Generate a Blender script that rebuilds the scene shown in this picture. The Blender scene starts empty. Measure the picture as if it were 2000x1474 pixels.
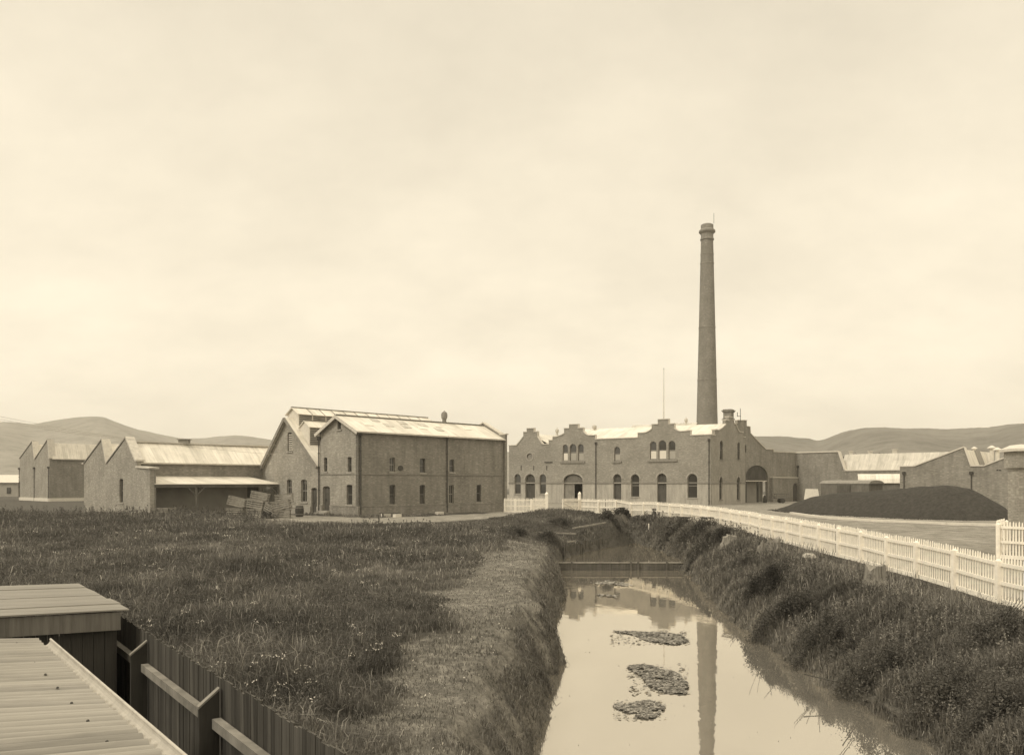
import bpy, bmesh, math, random
import numpy as np
from mathutils import Vector, Matrix
from mathutils.geometry import tessellate_polygon
random.seed(7); rng = np.random.default_rng(7)
scn = bpy.context.scene
COL = scn.collection
R = math.radians
F = 1600.0; CX = 1000.0; HZ = 943.0; CAMZ = 3.1      # focal length in photo pixels, horizon row, eye height

# ------------------------------------------------------------------ materials
def sep(v, w=1.0):
    return (v, v * (1 - .06 * w), v * (1 - .175 * w), 1)

def newmat(name, rough=.9, spec=.2):
    m = bpy.data.materials.new(name); m.use_nodes = True
    nt = m.node_tree; b = nt.nodes['Principled BSDF']
    b.inputs['Roughness'].default_value = rough
    b.inputs['Specular IOR Level'].default_value = spec
    return m, nt, b

def N(nt, t, **kw):
    n = nt.nodes.new(t)
    for k, v in kw.items():
        if k.startswith('i_'):
            n.inputs[k[2:].replace('_', ' ')].default_value = v
        else: setattr(n, k, v)
    return n

def noise(nt, vec, scale, detail=4, rough=.6):
    n = N(nt, 'ShaderNodeTexNoise'); n.inputs['Scale'].default_value = scale
    n.inputs['Detail'].default_value = detail; n.inputs['Roughness'].default_value = rough
    if vec is not None: nt.links.new(vec, n.inputs['Vector'])
    return n.outputs['Fac']

def mapping(nt, vec, scale=(1, 1, 1), rot=(0, 0, 0)):
    n = N(nt, 'ShaderNodeMapping'); n.inputs['Scale'].default_value = scale; n.inputs['Rotation'].default_value = rot
    nt.links.new(vec, n.inputs['Vector']); return n.outputs[0]

def coord(nt, kind='Object'):
    return N(nt, 'ShaderNodeTexCoord').outputs[kind]

def math_(nt, op, a, b=None, clamp=False):
    n = N(nt, 'ShaderNodeMath', operation=op); n.use_clamp = clamp
    for i, x in enumerate((a, b)):
        if x is None: continue
        if isinstance(x, (int, float)): n.inputs[i].default_value = x
        else: nt.links.new(x, n.inputs[i])
    return n.outputs[0]

def ramp(nt, fac, stops):
    n = N(nt, 'ShaderNodeValToRGB'); cr = n.color_ramp
    while len(cr.elements) < len(stops): cr.elements.new(.5)
    for e, (p, c) in zip(cr.elements, stops):
        e.position = p; e.color = sep(c) if isinstance(c, (int, float)) else c
    nt.links.new(fac, n.inputs[0]); return n.outputs[0]

def mixc(nt, fac, a, b, mode='MIX'):
    n = N(nt, 'ShaderNodeMix', data_type='RGBA', blend_type=mode)
    for i, x in ((0, fac), (6, a), (7, b)):
        if isinstance(x, (int, float)): n.inputs[i].default_value = x
        elif isinstance(x, tuple): n.inputs[i].default_value = x
        else: nt.links.new(x, n.inputs[i])
    return n.outputs[2]

def bump(nt, b, h, strength=.5, dist=.02):
    n = N(nt, 'ShaderNodeBump'); n.inputs['Strength'].default_value = strength
    n.inputs['Distance'].default_value = dist
    nt.links.new(h, n.inputs['Height']); nt.links.new(n.outputs[0], b.inputs['Normal'])

def mat_plain(name, v, var=.25, scale=6, rough=.85, spec=.2, bs=.3, sc3=(1, 1, 1), w=1.0, metallic=0):
    m, nt, b = newmat(name, rough, spec)
    c = mapping(nt, coord(nt), sc3)
    f = noise(nt, c, scale, 6, .65)
    col = ramp(nt, f, [(.25, sep(v * (1 - var), w)), (.75, sep(v * (1 + var), w))])
    nt.links.new(col, b.inputs['Base Color']); bump(nt, b, f, bs, .02)
    b.inputs['Metallic'].default_value = metallic
    return m

def mat_brick(name, c1, c2, mortar, plaster=None, streak=0.0, split=None):
    """UV in metres: u along the wall, v = height"""
    m, nt, b = newmat(name, .92, .15)
    uv = coord(nt, 'UV')
    br = N(nt, 'ShaderNodeTexBrick'); nt.links.new(uv, br.inputs['Vector'])
    br.inputs['Scale'].default_value = 1; br.inputs['Brick Width'].default_value = .235
    br.inputs['Row Height'].default_value = .082; br.inputs['Mortar Size'].default_value = .008
    br.inputs['Color1'].default_value = sep(c1); br.inputs['Color2'].default_value = sep(c2)
    br.inputs['Mortar'].default_value = sep(mortar); br.inputs['Bias'].default_value = -.1
    br.inputs['Mortar Smooth'].default_value = .3
    col = br.outputs['Color']
    big = noise(nt, uv, .35, 4, .6)
    col = mixc(nt, 1, col, ramp(nt, big, [(.3, (.86, .86, .85, 1)), (.7, (1.12, 1.12, 1.12, 1))]), 'MULTIPLY')
    course = noise(nt, mapping(nt, uv, (1.6, 8.5, 1)), 1.0, 3, .75)
    col = mixc(nt, 1, col, ramp(nt, course, [(.32, (.87, .87, .87, 1)), (.68, (1.13, 1.13, 1.13, 1))]), 'MULTIPLY')
    cell = N(nt, 'ShaderNodeTexWhiteNoise', noise_dimensions='2D')
    sx = N(nt, 'ShaderNodeSeparateXYZ'); nt.links.new(uv, sx.inputs[0])
    cb = N(nt, 'ShaderNodeCombineXYZ')
    nt.links.new(math_(nt, 'FLOOR', math_(nt, 'MULTIPLY', sx.outputs[0], 4.25)), cb.inputs[0])
    nt.links.new(math_(nt, 'FLOOR', math_(nt, 'MULTIPLY', sx.outputs[1], 12.2)), cb.inputs[1])
    nt.links.new(cb.outputs[0], cell.inputs['Vector'])
    col = mixc(nt, 1, col, ramp(nt, cell.outputs['Value'], [(0, (.9, .9, .9, 1)), (.85, (1.04, 1.04, 1.04, 1)), (1, (1.3, 1.3, 1.28, 1))]), 'MULTIPLY')
    if plaster is not None:
        st = noise(nt, mapping(nt, uv, (1.7, .25, 1)), 1.0, 5, .75)
        pc = ramp(nt, st, [(.3, sep(plaster * .66)), (.5, sep(plaster)), (.72, sep(plaster * 1.25))])
        fine = noise(nt, uv, 5, 5, .7)
        pc = mixc(nt, 1, pc, ramp(nt, fine, [(.3, (.86, .86, .86, 1)), (.7, (1.12, 1.12, 1.12, 1))]), 'MULTIPLY')
        fac = math_(nt, 'LESS_THAN', sx.outputs[1], split)
        col = mixc(nt, fac, col, pc)
    if streak:
        st = noise(nt, mapping(nt, uv, (1.1, .12, 1)), 1.0, 4, .7)
        col = mixc(nt, 1, col, ramp(nt, st, [(.35, (1 - streak,) * 3 + (1,)), (.6, (1.05,) * 3 + (1,))]), 'MULTIPLY')
    nt.links.new(col, b.inputs['Base Color'])
    bump(nt, b, br.outputs['Fac'], -.4, .01)
    return m

def mat_iron(name, v, dirt=.5, pitch=.3, panels=True, rough=.5, valley_shade=0):
    """corrugated iron: UV u along the eave, v up the slope, metres"""
    m, nt, b = newmat(name, rough, .35)
    uv = coord(nt, 'UV'); sx = N(nt, 'ShaderNodeSeparateXYZ'); nt.links.new(uv, sx.inputs[0])
    w = math_(nt, 'SINE', math_(nt, 'MULTIPLY', sx.outputs[0], 2 * math.pi / pitch))
    st = noise(nt, mapping(nt, uv, (2.3, .22, 1)), 1.0, 5, .7)
    col = ramp(nt, st, [(.3, sep(v * (1 - dirt))), (.5, sep(v * .95)), (.75, sep(min(1, v * 1.1)))])
    big = noise(nt, uv, .5, 4, .6)
    col = mixc(nt, 1, col, ramp(nt, big, [(.3, (.82, .82, .8, 1)), (.6, (1.03, 1.03, 1.03, 1))]), 'MULTIPLY')
    if panels:
        cell = N(nt, 'ShaderNodeTexWhiteNoise', noise_dimensions='2D'); cb = N(nt, 'ShaderNodeCombineXYZ')
        nt.links.new(math_(nt, 'FLOOR', math_(nt, 'MULTIPLY', sx.outputs[0], 1.25)), cb.inputs[0])
        nt.links.new(math_(nt, 'FLOOR', math_(nt, 'MULTIPLY', sx.outputs[1], .42)), cb.inputs[1])
        nt.links.new(cb.outputs[0], cell.inputs['Vector'])
        col = mixc(nt, 1, col, ramp(nt, cell.outputs['Value'], [(0, (.86, .86, .85, 1)), (.5, (1, 1, 1, 1)), (1, (1.05, 1.05, 1.05, 1))]), 'MULTIPLY')
    if valley_shade: col = mixc(nt, 1, col, ramp(nt, math_(nt, 'MULTIPLY', math_(nt, 'ADD', w, 1), .5), [(0, (1 - valley_shade,) * 3 + (1,)), (.55, (1, 1, 1, 1)), (1, (1.1, 1.1, 1.1, 1))]), 'MULTIPLY')  # valley dirt and painted-in shading: dark valleys, lighter crests
    nt.links.new(col, b.inputs['Base Color'])
    bump(nt, b, w, .35, .018)
    return m

def mat_wood(name, v, var=.35, vec=(9, 9, .6), rough=.85):
    m, nt, b = newmat(name, rough, .15)
    c = mapping(nt, coord(nt), vec)
    f = noise(nt, c, 1.4, 6, .7)
    g = noise(nt, coord(nt), .9, 3, .6)
    col = ramp(nt, f, [(.25, sep(v * (1 - var))), (.75, sep(v * (1 + var)))])
    col = mixc(nt, 1, col, ramp(nt, g, [(.3, (.75, .75, .74, 1)), (.7, (1.15, 1.15, 1.15, 1))]), 'MULTIPLY')
    nt.links.new(col, b.inputs['Base Color']); bump(nt, b, f, .4, .01)
    return m

def mat_paling(name, v, pitch=.1):
    """wooden boards seen edge to edge: UV u along the fence"""
    m, nt, b = newmat(name, .9, .1)
    uv = coord(nt, 'UV'); sx = N(nt, 'ShaderNodeSeparateXYZ'); nt.links.new(uv, sx.inputs[0])
    cell = N(nt, 'ShaderNodeTexWhiteNoise', noise_dimensions='1D')
    nt.links.new(math_(nt, 'FLOOR', math_(nt, 'DIVIDE', sx.outputs[0], pitch)), cell.inputs['W'])
    gr = noise(nt, mapping(nt, uv, (30, 1.2, 1)), 1, 6, .7)
    col = ramp(nt, gr, [(.25, sep(v * .65)), (.75, sep(v * 1.35))])
    col = mixc(nt, 1, col, ramp(nt, cell.outputs['Value'], [(0, (.65, .65, .65, 1)), (1, (1.35, 1.35, 1.35, 1))]), 'MULTIPLY')
    nt.links.new(col, b.inputs['Base Color']); bump(nt, b, gr, .5, .01)
    return m

def mat_leaf(name, lo, hi, rough=.6):
    m, nt, b = newmat(name, rough, .25)
    at = N(nt, 'ShaderNodeAttribute', attribute_name='tone')
    col = ramp(nt, at.outputs['Fac'], [(0, lo), (.6, lo + (hi - lo) * .4), (1, hi)])
    nt.links.new(col, b.inputs['Base Color'])
    tr = N(nt, 'ShaderNodeBsdfTranslucent'); nt.links.new(col, tr.inputs[0])
    mx = N(nt, 'ShaderNodeMixShader'); mx.inputs[0].default_value = .25
    out = nt.nodes['Material Output']
    nt.links.new(b.outputs[0], mx.inputs[1]); nt.links.new(tr.outputs[0], mx.inputs[2]); nt.links.new(mx.outputs[0], out.inputs[0])
    return m

M = {}
M['brick_store'] = mat_brick('shade side brick', .215, .25, .33, streak=.2)  # darker copy for the long sides, their shade put into the colour
M['brick_light'] = mat_brick('light brick', .28, .33, .38, streak=.14)  # lighter copy; on gable fronts the sunlit tone is put into the colour
M['brick_mill'] = mat_brick('mill brick', .25, .29, .35, plaster=.40, split=3.12)
M['brick_flank'] = M['brick_mill']
M['brick_yard'] = mat_brick('yard wall brick', .23, .265, .31, streak=.2)
M['brick_stack'] = mat_brick('chimney brick', .20, .225, .25, streak=.06)
M['iron'] = mat_iron('corrugated iron roof', .74, .3)
M['iron_dull'] = mat_iron('weathered iron roof', .55, .4)
M['coping'] = mat_plain('cement coping', .56, .2, 3)
M['coping_dark'] = mat_plain('dark coping', .24, .25, 3)
M['white'] = mat_plain('white paint', .84, .13, 5, .6, .3, .1)
M['cream'] = mat_plain('cream paint', .62, .12, 4)
M['plaster'] = mat_plain('pale plaster', .34, .16, .9)
M['stone'] = mat_plain('stone dressing', .34, .2, 3)
M['iron_dark'] = mat_plain('dark ironwork', .07, .3, 4, .6)
M['joinery'] = mat_wood('brown joinery', .16)
M['door'] = mat_wood('dark door wood', .10)
M['door_pale'] = mat_wood('pale door wood', .26)
M['sash'] = mat_plain('sash paint', .28, .15, 5)
M['louvre'] = mat_wood('weathered louvre wood', .34, .3, (.6, .6, 9))
M['dark'] = mat_plain('dark interior', .03, .2, 2)
M['blind'] = mat_plain('linen blind', .72, .06, 2)
M['blind_grey'] = mat_plain('grey blind', .38, .1, 2)
M['old_wood'] = mat_wood('grey old timber', .10, .45)
M['crate_wood'] = mat_wood('crate timber', .30, .4, (3, 3, 3))
M['rail_wood'] = mat_wood('pale weathered rail', .27, .4, (2, 2, 2))
M['post_wood'] = mat_wood('dark fence timber', .06, .3)
M['paling'] = mat_paling('paling board', .085)
M['shed_board'] = mat_paling('shed board', .05, .16)
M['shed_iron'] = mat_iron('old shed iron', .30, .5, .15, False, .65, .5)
M['shed_felt'] = mat_iron('shed roof sheet', .25, .35, .3, True, .7)
M['gutter'] = mat_plain('gutter paint', .42, .2, 6)
M['coal'] = mat_plain('small coal', .052, .4, 3.2, .95, .1, 1.0)
M['bark'] = mat_wood('weathered stump wood', .24, .6, (14, 14, .8))
M['rock'] = mat_plain('pale rock', .42, .25, 8)
M['weed'] = mat_leaf('floating weed', .07, .40)
M['grass'] = mat_leaf('meadow grass', .045, .42)
M['bankgrass'] = mat_leaf('bank grass', .055, .42)
M['leaf'] = mat_leaf('shrub leaf', .04, .30)
M['flower'] = mat_leaf('white blossom', .5, .85)
M['pebble'] = mat_leaf('pebble', .25, .7)
m, nt, b = newmat('window glass', .08, .8); b.inputs['Base Color'].default_value = sep(.045); M['glass'] = m

# ground: tone set by painted attributes (bare earth) plus noise
def mat_ground():
    m, nt, b = newmat('meadow soil', .95, .1)
    c = coord(nt); at = N(nt, 'ShaderNodeAttribute', attribute_name='dirt').outputs['Fac']
    n1 = noise(nt, c, .25, 5, .6); n2 = noise(nt, c, 2.2, 7, .7); n3 = noise(nt, c, 14, 6, .75)
    g = ramp(nt, n2, [(.3, .05), (.7, .13)])
    d = ramp(nt, n2, [(.25, .19), (.5, .28), (.8, .37)])
    d = mixc(nt, 1, d, ramp(nt, n1, [(.3, (.85, .85, .84, 1)), (.7, (1.1, 1.1, 1.1, 1))]), 'MULTIPLY')
    n4 = noise(nt, mapping(nt, c, (1, 1.6, 1)), .9, 6, .7)
    d = mixc(nt, 1, d, ramp(nt, n4, [(.35, (.62, .62, .61, 1)), (.6, (1.08, 1.08, 1.08, 1))]), 'MULTIPLY')
    f = math_(nt, 'ADD', at, math_(nt, 'MULTIPLY', math_(nt, 'SUBTRACT', n2, .5), .9), False)
    f = math_(nt, 'MULTIPLY', math_(nt, 'SUBTRACT', f, .12), 1.5, True)
    col = mixc(nt, f, g, d)
    col = mixc(nt, 1, col, ramp(nt, n3, [(.3, (.65, .65, .64, 1)), (.7, (1.35, 1.35, 1.35, 1))]), 'MULTIPLY')
    nt.links.new(col, b.inputs['Base Color'])
    h = math_(nt, 'ADD', n3, math_(nt, 'MULTIPLY', n2, 2)); bump(nt, b, h, .7, .06)
    return m
M['ground'] = mat_ground()

def mat_water():
    m, nt, b = newmat('still water', .02, .5)
    c = coord(nt)
    gl = N(nt, 'ShaderNodeBsdfGlossy'); gl.inputs['Color'].default_value = (.87, .82, .73, 1); gl.inputs['Roughness'].default_value = .012
    df = N(nt, 'ShaderNodeBsdfDiffuse'); df.inputs['Color'].default_value = sep(.26)
    nt.links.new(math_(nt, 'MULTIPLY', math_(nt, 'POWER', noise(nt, mapping(nt, c, (1, .35, 1)), .6, 4, .6), 3), .22), gl.inputs['Roughness'])
    lw = N(nt, 'ShaderNodeFresnel'); lw.inputs['IOR'].default_value = 1.5
    fac = math_(nt, 'ADD', math_(nt, 'MULTIPLY', lw.outputs[0], .45), .58, True)
    mx = N(nt, 'ShaderNodeMixShader'); nt.links.new(fac, mx.inputs[0])
    nt.links.new(df.outputs[0], mx.inputs[1]); nt.links.new(gl.outputs[0], mx.inputs[2])
    bp = N(nt, 'ShaderNodeBump'); bp.inputs['Strength'].default_value = .10; bp.inputs['Distance'].default_value = .02
    nt.links.new(noise(nt, mapping(nt, c, (1, .6, 1)), 2.0, 3, .5), bp.inputs['Height']); nt.links.new(bp.outputs[0], gl.inputs['Normal'])
    nt.links.new(mx.outputs[0], nt.nodes['Material Output'].inputs[0])
    return m
M['water'] = mat_water()

def mat_hill(name, lo, hi):
    m, nt, b = newmat(name, .95, .05)
    c = coord(nt); n2 = noise(nt, mapping(nt, c, (1, 1, 3.0)), .006, 10, .66); n3 = noise(nt, c, .05, 6, .8)
    col = ramp(nt, n2, [(.3, lo), (.7, hi)])
    col = mixc(nt, 1, col, ramp(nt, n3, [(.36, (.66, .66, .64, 1)), (.56, (1.08, 1.08, 1.08, 1))]), 'MULTIPLY')
    nt.links.new(col, b.inputs['Base Color']); return m
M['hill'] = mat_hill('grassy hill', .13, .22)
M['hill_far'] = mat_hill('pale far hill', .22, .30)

# ------------------------------------------------------------------ object helpers
def thing(name, label, cat, loc=(0, 0, 0), group=None):
    o = bpy.data.objects.new(name, None); COL.objects.link(o)
    o.empty_display_size = .5
    o.location = loc; o['label'] = label; o['category'] = cat
    if group: o['group'] = group
    return o

def tag(o, label, cat, group=None, kind=None):
    if kind: o['kind'] = kind
    else: o['label'] = label; o['category'] = cat
    if label: o['label'] = label
    if group: o['group'] = group
    return o

def root_of(o):
    while o.parent: o = o.parent
    return o

class MB:
    def __init__(s): s.v = []; s.f = []; s.uv = []
    def face(s, pts, uvs=None):
        i = len(s.v); s.v += [tuple(p) for p in pts]; s.f.append(tuple(range(i, i + len(pts))))
        s.uv.append(uvs if uvs else [(0, 0)] * len(pts))
    def box8(s, P, uvs=None):
        """P: 8 corners, bottom 4 ccw, top 4 ccw"""
        P = [Vector(p) for p in P]
        for q in ((3, 2, 1, 0), (4, 5, 6, 7), (0, 1, 5, 4), (1, 2, 6, 5), (2, 3, 7, 6), (3, 0, 4, 7)):
            pts = [P[k] for k in q]
            e = (pts[1] - pts[0]); e2 = pts[3] - pts[0]
            L1 = e.length; L2 = e2.length
            h = math.hypot(pts[0].x, pts[0].y)
            s.face(pts, [(h, pts[0].z), (h + L1, pts[0].z), (h + L1, pts[0].z + L2), (h, pts[0].z + L2)])
    def bx(s, c, d, rot=None):
        x, y, z = d[0] / 2, d[1] / 2, d[2] / 2
        P = [Vector(p) for p in ((-x, -y, -z), (x, -y, -z), (x, y, -z), (-x, y, -z), (-x, -y, z), (x, -y, z), (x, y, z), (-x, y, z))]
        if rot is not None: P = [rot @ p for p in P]
        s.box8([p + Vector(c) for p in P]); return s
    def beam(s, a, b, w, h, up=(0, 0, 1)):
        a = Vector(a); b = Vector(b); d = (b - a).normalized(); up = Vector(up)
        r = d.cross(up)
        if r.length < 1e-4: r = Vector((1, 0, 0))
        r.normalize(); u = r.cross(d).normalized()
        r *= w / 2; u *= h / 2
        s.box8([a - r - u, a + r - u, b + r - u, b - r - u, a - r + u, a + r + u, b + r + u, b - r + u]); return s
    def lathe(s, c, prof, n=20, cap=True):
        c = Vector(c); rings = []
        for (r, z) in prof:
            rings.append([c + Vector((r * math.cos(2 * math.pi * k / n), r * math.sin(2 * math.pi * k / n), z)) for k in range(n)])
        for j in range(len(rings) - 1):
            for k in range(n):
                k2 = (k + 1) % n
                rr = prof[j][0]; U = 2 * math.pi * rr / n
                s.face([rings[j][k], rings[j][k2], rings[j + 1][k2], rings[j + 1][k]],
                       [(k * U, prof[j][1]), ((k + 1) * U, prof[j][1]), ((k + 1) * U, prof[j + 1][1]), (k * U, prof[j + 1][1])])
        if cap:
            s.face(rings[-1]); s.face(rings[0][::-1])
        return s
    def tube(s, a, b, r, n=8):
        a = Vector(a); b = Vector(b); d = (b - a).normalized()
        u = d.orthogonal().normalized(); w = d.cross(u)
        A = [a + (u * math.cos(t) + w * math.sin(t)) * r for t in [2 * math.pi * k / n for k in range(n)]]
        B = [p + (b - a) for p in A]
        for k in range(n): s.face([A[k], A[(k + 1) % n], B[(k + 1) % n], B[k]])
        s.face(A[::-1]); s.face(B); return s
    def build(s, name, mat, parent=None, smooth=False, merge=False):
        off = Vector(root_of(parent).location) if parent else Vector((0, 0, 0))
        me = bpy.data.meshes.new(name)
        me.from_pydata([tuple(Vector(p) - off) for p in s.v], [], s.f)
        uvl = me.uv_layers.new(name='UVMap')
        flat = [c for f in s.uv for p in f for c in p]
        uvl.data.foreach_set('uv', flat)
        if merge:
            bm = bmesh.new(); bm.from_mesh(me); bmesh.ops.remove_doubles(bm, verts=bm.verts, dist=1e-4)
            bmesh.ops.recalc_face_normals(bm, faces=bm.faces); bm.to_mesh(me); bm.free()
        me.materials.append(mat)
        if smooth: me.polygons.foreach_set('use_smooth', [True] * len(me.polygons))
        o = bpy.data.objects.new(name, me); COL.objects.link(o)
        if parent: o.parent = parent
        return o

def copy_tree(o, parent=None):
    c = o.copy(); COL.objects.link(c); c.parent = parent
    for ch in list(o.children): copy_tree(ch, c)
    return c

# ------------------------------------------------------------------ measured wall planes
class Wall:
    """vertical wall plane: A = plan point of s=0, u = unit direction of +s, n = unit direction INTO the building"""
    def __init__(w, A, u, n):
        w.A = Vector(A); w.u = Vector(u).normalized(); w.n = Vector(n).normalized()
    def s(w, px):
        k = (px - CX) / F
        return (k * w.A.y - w.A.x) / (w.u.x - k * w.u.y)
    def z(w, px, py):
        return CAMZ + (HZ - py) * (w.A.y + w.s(px) * w.u.y) / F
    def sz(w, px, py): return (w.s(px), w.z(px, py))
    def P(w, s, z, d=0):
        p = w.A + w.u * s + w.n * d
        return Vector((p.x, p.y, z))
    def slab(w, mb, outline, holes=(), d0=0, d1=.35):
        polys = [outline] + list(holes)
        flat = [p for q in polys for p in q]
        tris = tessellate_polygon([[Vector((p[0], p[1], 0)) for p in q] for q in polys])
        for t in tris:
            pts = [flat[i] for i in t]
            ar = (pts[1][0] - pts[0][0]) * (pts[2][1] - pts[0][1]) - (pts[2][0] - pts[0][0]) * (pts[1][1] - pts[0][1])
            if abs(ar) < 1e-9: continue
            mb.face([w.P(p[0], p[1], d0) for p in pts], [p for p in pts])
            mb.face([w.P(p[0], p[1], d1) for p in pts[::-1]], [p for p in pts[::-1]])
        for q in polys:
            for i in range(len(q)):
                a, b = q[i], q[(i + 1) % len(q)]
                L = math.hypot(b[0] - a[0], b[1] - a[1])
                if L < 1e-6: continue
                mb.face([w.P(a[0], a[1], d0), w.P(a[0], a[1], d1), w.P(b[0], b[1], d1), w.P(b[0], b[1], d0)],
                        [(a[0], a[1]), (a[0] + d1 - d0, a[1]), (a[0] + d1 - d0, a[1] + L), (a[0], a[1] + L)])
    def boxw(w, mb, s0, s1, z0, z1, d0, d1):
        mb.box8([w.P(s0, z0, d0), w.P(s1, z0, d0), w.P(s1, z0, d1), w.P(s0, z0, d1),
                 w.P(s0, z1, d0), w.P(s1, z1, d0), w.P(s1, z1, d1), w.P(s0, z1, d1)])

def arch(s0, s1, z0, z1, kind, n=10):
    """opening outline. z1 = crown height"""
    if s0 > s1: s0, s1 = s1, s0
    w = s1 - s0; c = (s0 + s1) / 2
    if kind == 'flat': return [(s0, z0), (s1, z0), (s1, z1), (s0, z1)]
    rise = {'round': w / 2, 'seg': w * .14, 'ell': w * .3}[kind]
    zs = z1 - rise
    return [(s0, z0), (s1, z0)] + [(c + w / 2 * math.cos(math.pi * k / n), zs + rise * math.sin(math.pi * k / n)) for k in range(n + 1)]

def ring(W, mb, outer, inner, d0, d1):
    W.slab(mb, outer, [inner], d0, d1)

def offset_arch(s0, s1, z0, z1, kind, e, eb=0):
    return arch(min(s0, s1) + e, max(s0, s1) - e, z0 + eb, z1 - e, kind)

def window(W, par, s0, s1, z0, z1, kind='seg', depth=.16, frame='sash', glass='glass', sill=True, mid=True, mull=0, blind=None, hood=False, fw=.07, sillmat='stone', spring=None):
    if s0 > s1: s0, s1 = s1, s0
    f = MB(); ring(W, f, offset_arch(s0, s1, z0, z1, kind, .012, .012), offset_arch(s0, s1, z0, z1, kind, fw, fw), depth, depth + .08)
    zc = z0 + (z1 - z0) * .5
    if mid: W.boxw(f, s0 + fw, s1 - fw, zc - .035, zc + .035, depth + .005, depth + .075)
    if spring is not None: W.boxw(f, s0 + fw, s1 - fw, spring - .06, spring + .06, depth - .02, depth + .075)
    for k in range(mull):
        sc = s0 + (s1 - s0) * (k + 1) / (mull + 1)
        W.boxw(f, sc - .02, sc + .02, z0 + fw, z1 - (s1 - s0) * (.5 if kind == 'round' else .16), depth + .012, depth + .07)
    wo = f.build('window', M[frame], par)
    g = MB(); W.slab(g, offset_arch(s0, s1, z0, z1, kind, fw * .6, fw * .6), [], depth + .04, depth + .06); g.build('pane', M[glass], wo)
    if sill:
        q = MB(); W.boxw(q, s0 - .12, s1 + .12, z0 - .14, z0 - .003, -.09, .12); q.build('sill', M[sillmat], wo)
    if blind:
        q = MB(); zt = z0 + (z1 - z0) * .48
        W.boxw(q, s0 + fw + .01, s1 - fw - .01, z0 + fw + .02, zt - .06, depth + .015, depth + .035); q.build('blind', M[blind], wo)
    if hood:
        h = MB(); c = (s0 + s1) / 2; w = s1 - s0; rise = {'round': w / 2, 'seg': w * .14, 'ell': w * .3}[kind]; zs = z1 - rise; n = 12
        for (e0, e1, dd) in ((.03, .26, -.05),):
            for k in range(n):
                def q2(a, e): return (c + (w / 2 + e) * math.cos(a), zs + (rise + e) * math.sin(a))
                a0, a1 = math.pi * k / n, math.pi * (k + 1) / n
                W.slab(h, [q2(a0, e0), q2(a0, e1), q2(a1, e1), q2(a1, e0)], [], dd, -.003)
        W.boxw(h, c - .1, c + .1, z1 + .02, z1 + .42, -.1, -.052)
        h.build('hood_mould', M['stone'], wo)
    return wo

def door(W, par, s0, s1, z0, z1, kind='seg', mat='door', depth=.2, fan=False, name='door'):
    if s0 > s1: s0, s1 = s1, s0
    d = MB(); W.slab(d, offset_arch(s0, s1, z0, z1, kind, .06, 0), [], depth + .02, depth + .08)
    n = max(3, int((s1 - s0) / .16))
    for k in range(1, n):
        sc = s0 + (s1 - s0) * k / n; W.boxw(d, sc - .012, sc + .012, z0 + .05, z1 - (s1 - s0) * .5 - .02, depth + .008, depth + .018)
    o = d.build(name, M[mat], par)
    f = MB(); ring(W, f, offset_arch(s0, s1, z0, z1, kind, .01, .01), offset_arch(s0, s1, z0, z1, kind, .09, .05), depth - .04, depth + .015)
    f.build('door_frame', M['joinery'], o)
    h = MB(); W.boxw(h, s1 - .3, s1 - .24, z0 + 1.0, z0 + 1.14, depth - .05, depth + .006); h.build('handle', M['iron_dark'], o)
    return o

def strip(W, mb, pts, up=.12, proud=.08, depth=.45):
    """coping following an outline of (s,z) points"""
    for a, b in zip(pts[:-1], pts[1:]):
        if abs(a[0] - b[0]) < .02 and abs(a[1] - b[1]) < .02: continue
        d = Vector((b[0] - a[0], b[1] - a[1])).normalized()
        e = .05
        nrm = Vector((-d.y, d.x))
        if nrm.y < 0 or (abs(nrm.y) < 1e-3): nrm = -nrm if nrm.y < 0 else nrm
        a2 = Vector(a) - d * e * .6; b2 = Vector(b) + d * e * .6
        if abs(d.x) < .05:   # vertical step: thin facing
            continue
        q = [a2 + nrm * .004, b2 + nrm * .004, b2 + nrm * up, a2 + nrm * up]
        P = [W.P(p.x, p.y, -proud) for p in q] + [W.P(p.x, p.y, depth) for p in q]
        mb.box8(P)

def roof_quad(mb, P0, P1, P2, P3, th=.1, usc=1.0):
    """P0,P1 eave, P2,P3 ridge; slab thickness downwards"""
    P = [Vector(p) for p in (P0, P1, P2, P3)]
    n = (P[1] - P[0]).cross(P[3] - P[0]).normalized()
    if n.z < 0: n = -n
    L = (P[1] - P[0]).length; H = (P[3] - P[0]).length
    lo = [p - n * th for p in P]
    mb.face(P, [(0, 0), (L, 0), (L, H), (0, H)]); mb.face(lo[::-1], [(0, H), (L, H), (L, 0), (0, 0)])
    for i in range(4):
        j = (i + 1) % 4; mb.face([P[i], lo[i], lo[j], P[j]])

def downpipe(W, par, s, z0, z1, d=-.12, r=.06, head=True):
    p = MB(); a = W.P(s, z0, d); b = W.P(s, z1, d); p.tube(a, b, r, 8)
    if head: p.bx((b.x, b.y, z1 + .1), (.3, .3, .3))
    for zz in np.arange(z0 + .6, z1 - .3, 1.8): p.bx((a.x, a.y, zz), (.17, .17, .08))
    return p.build('downpipe', M['iron_dark'], par)

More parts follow.
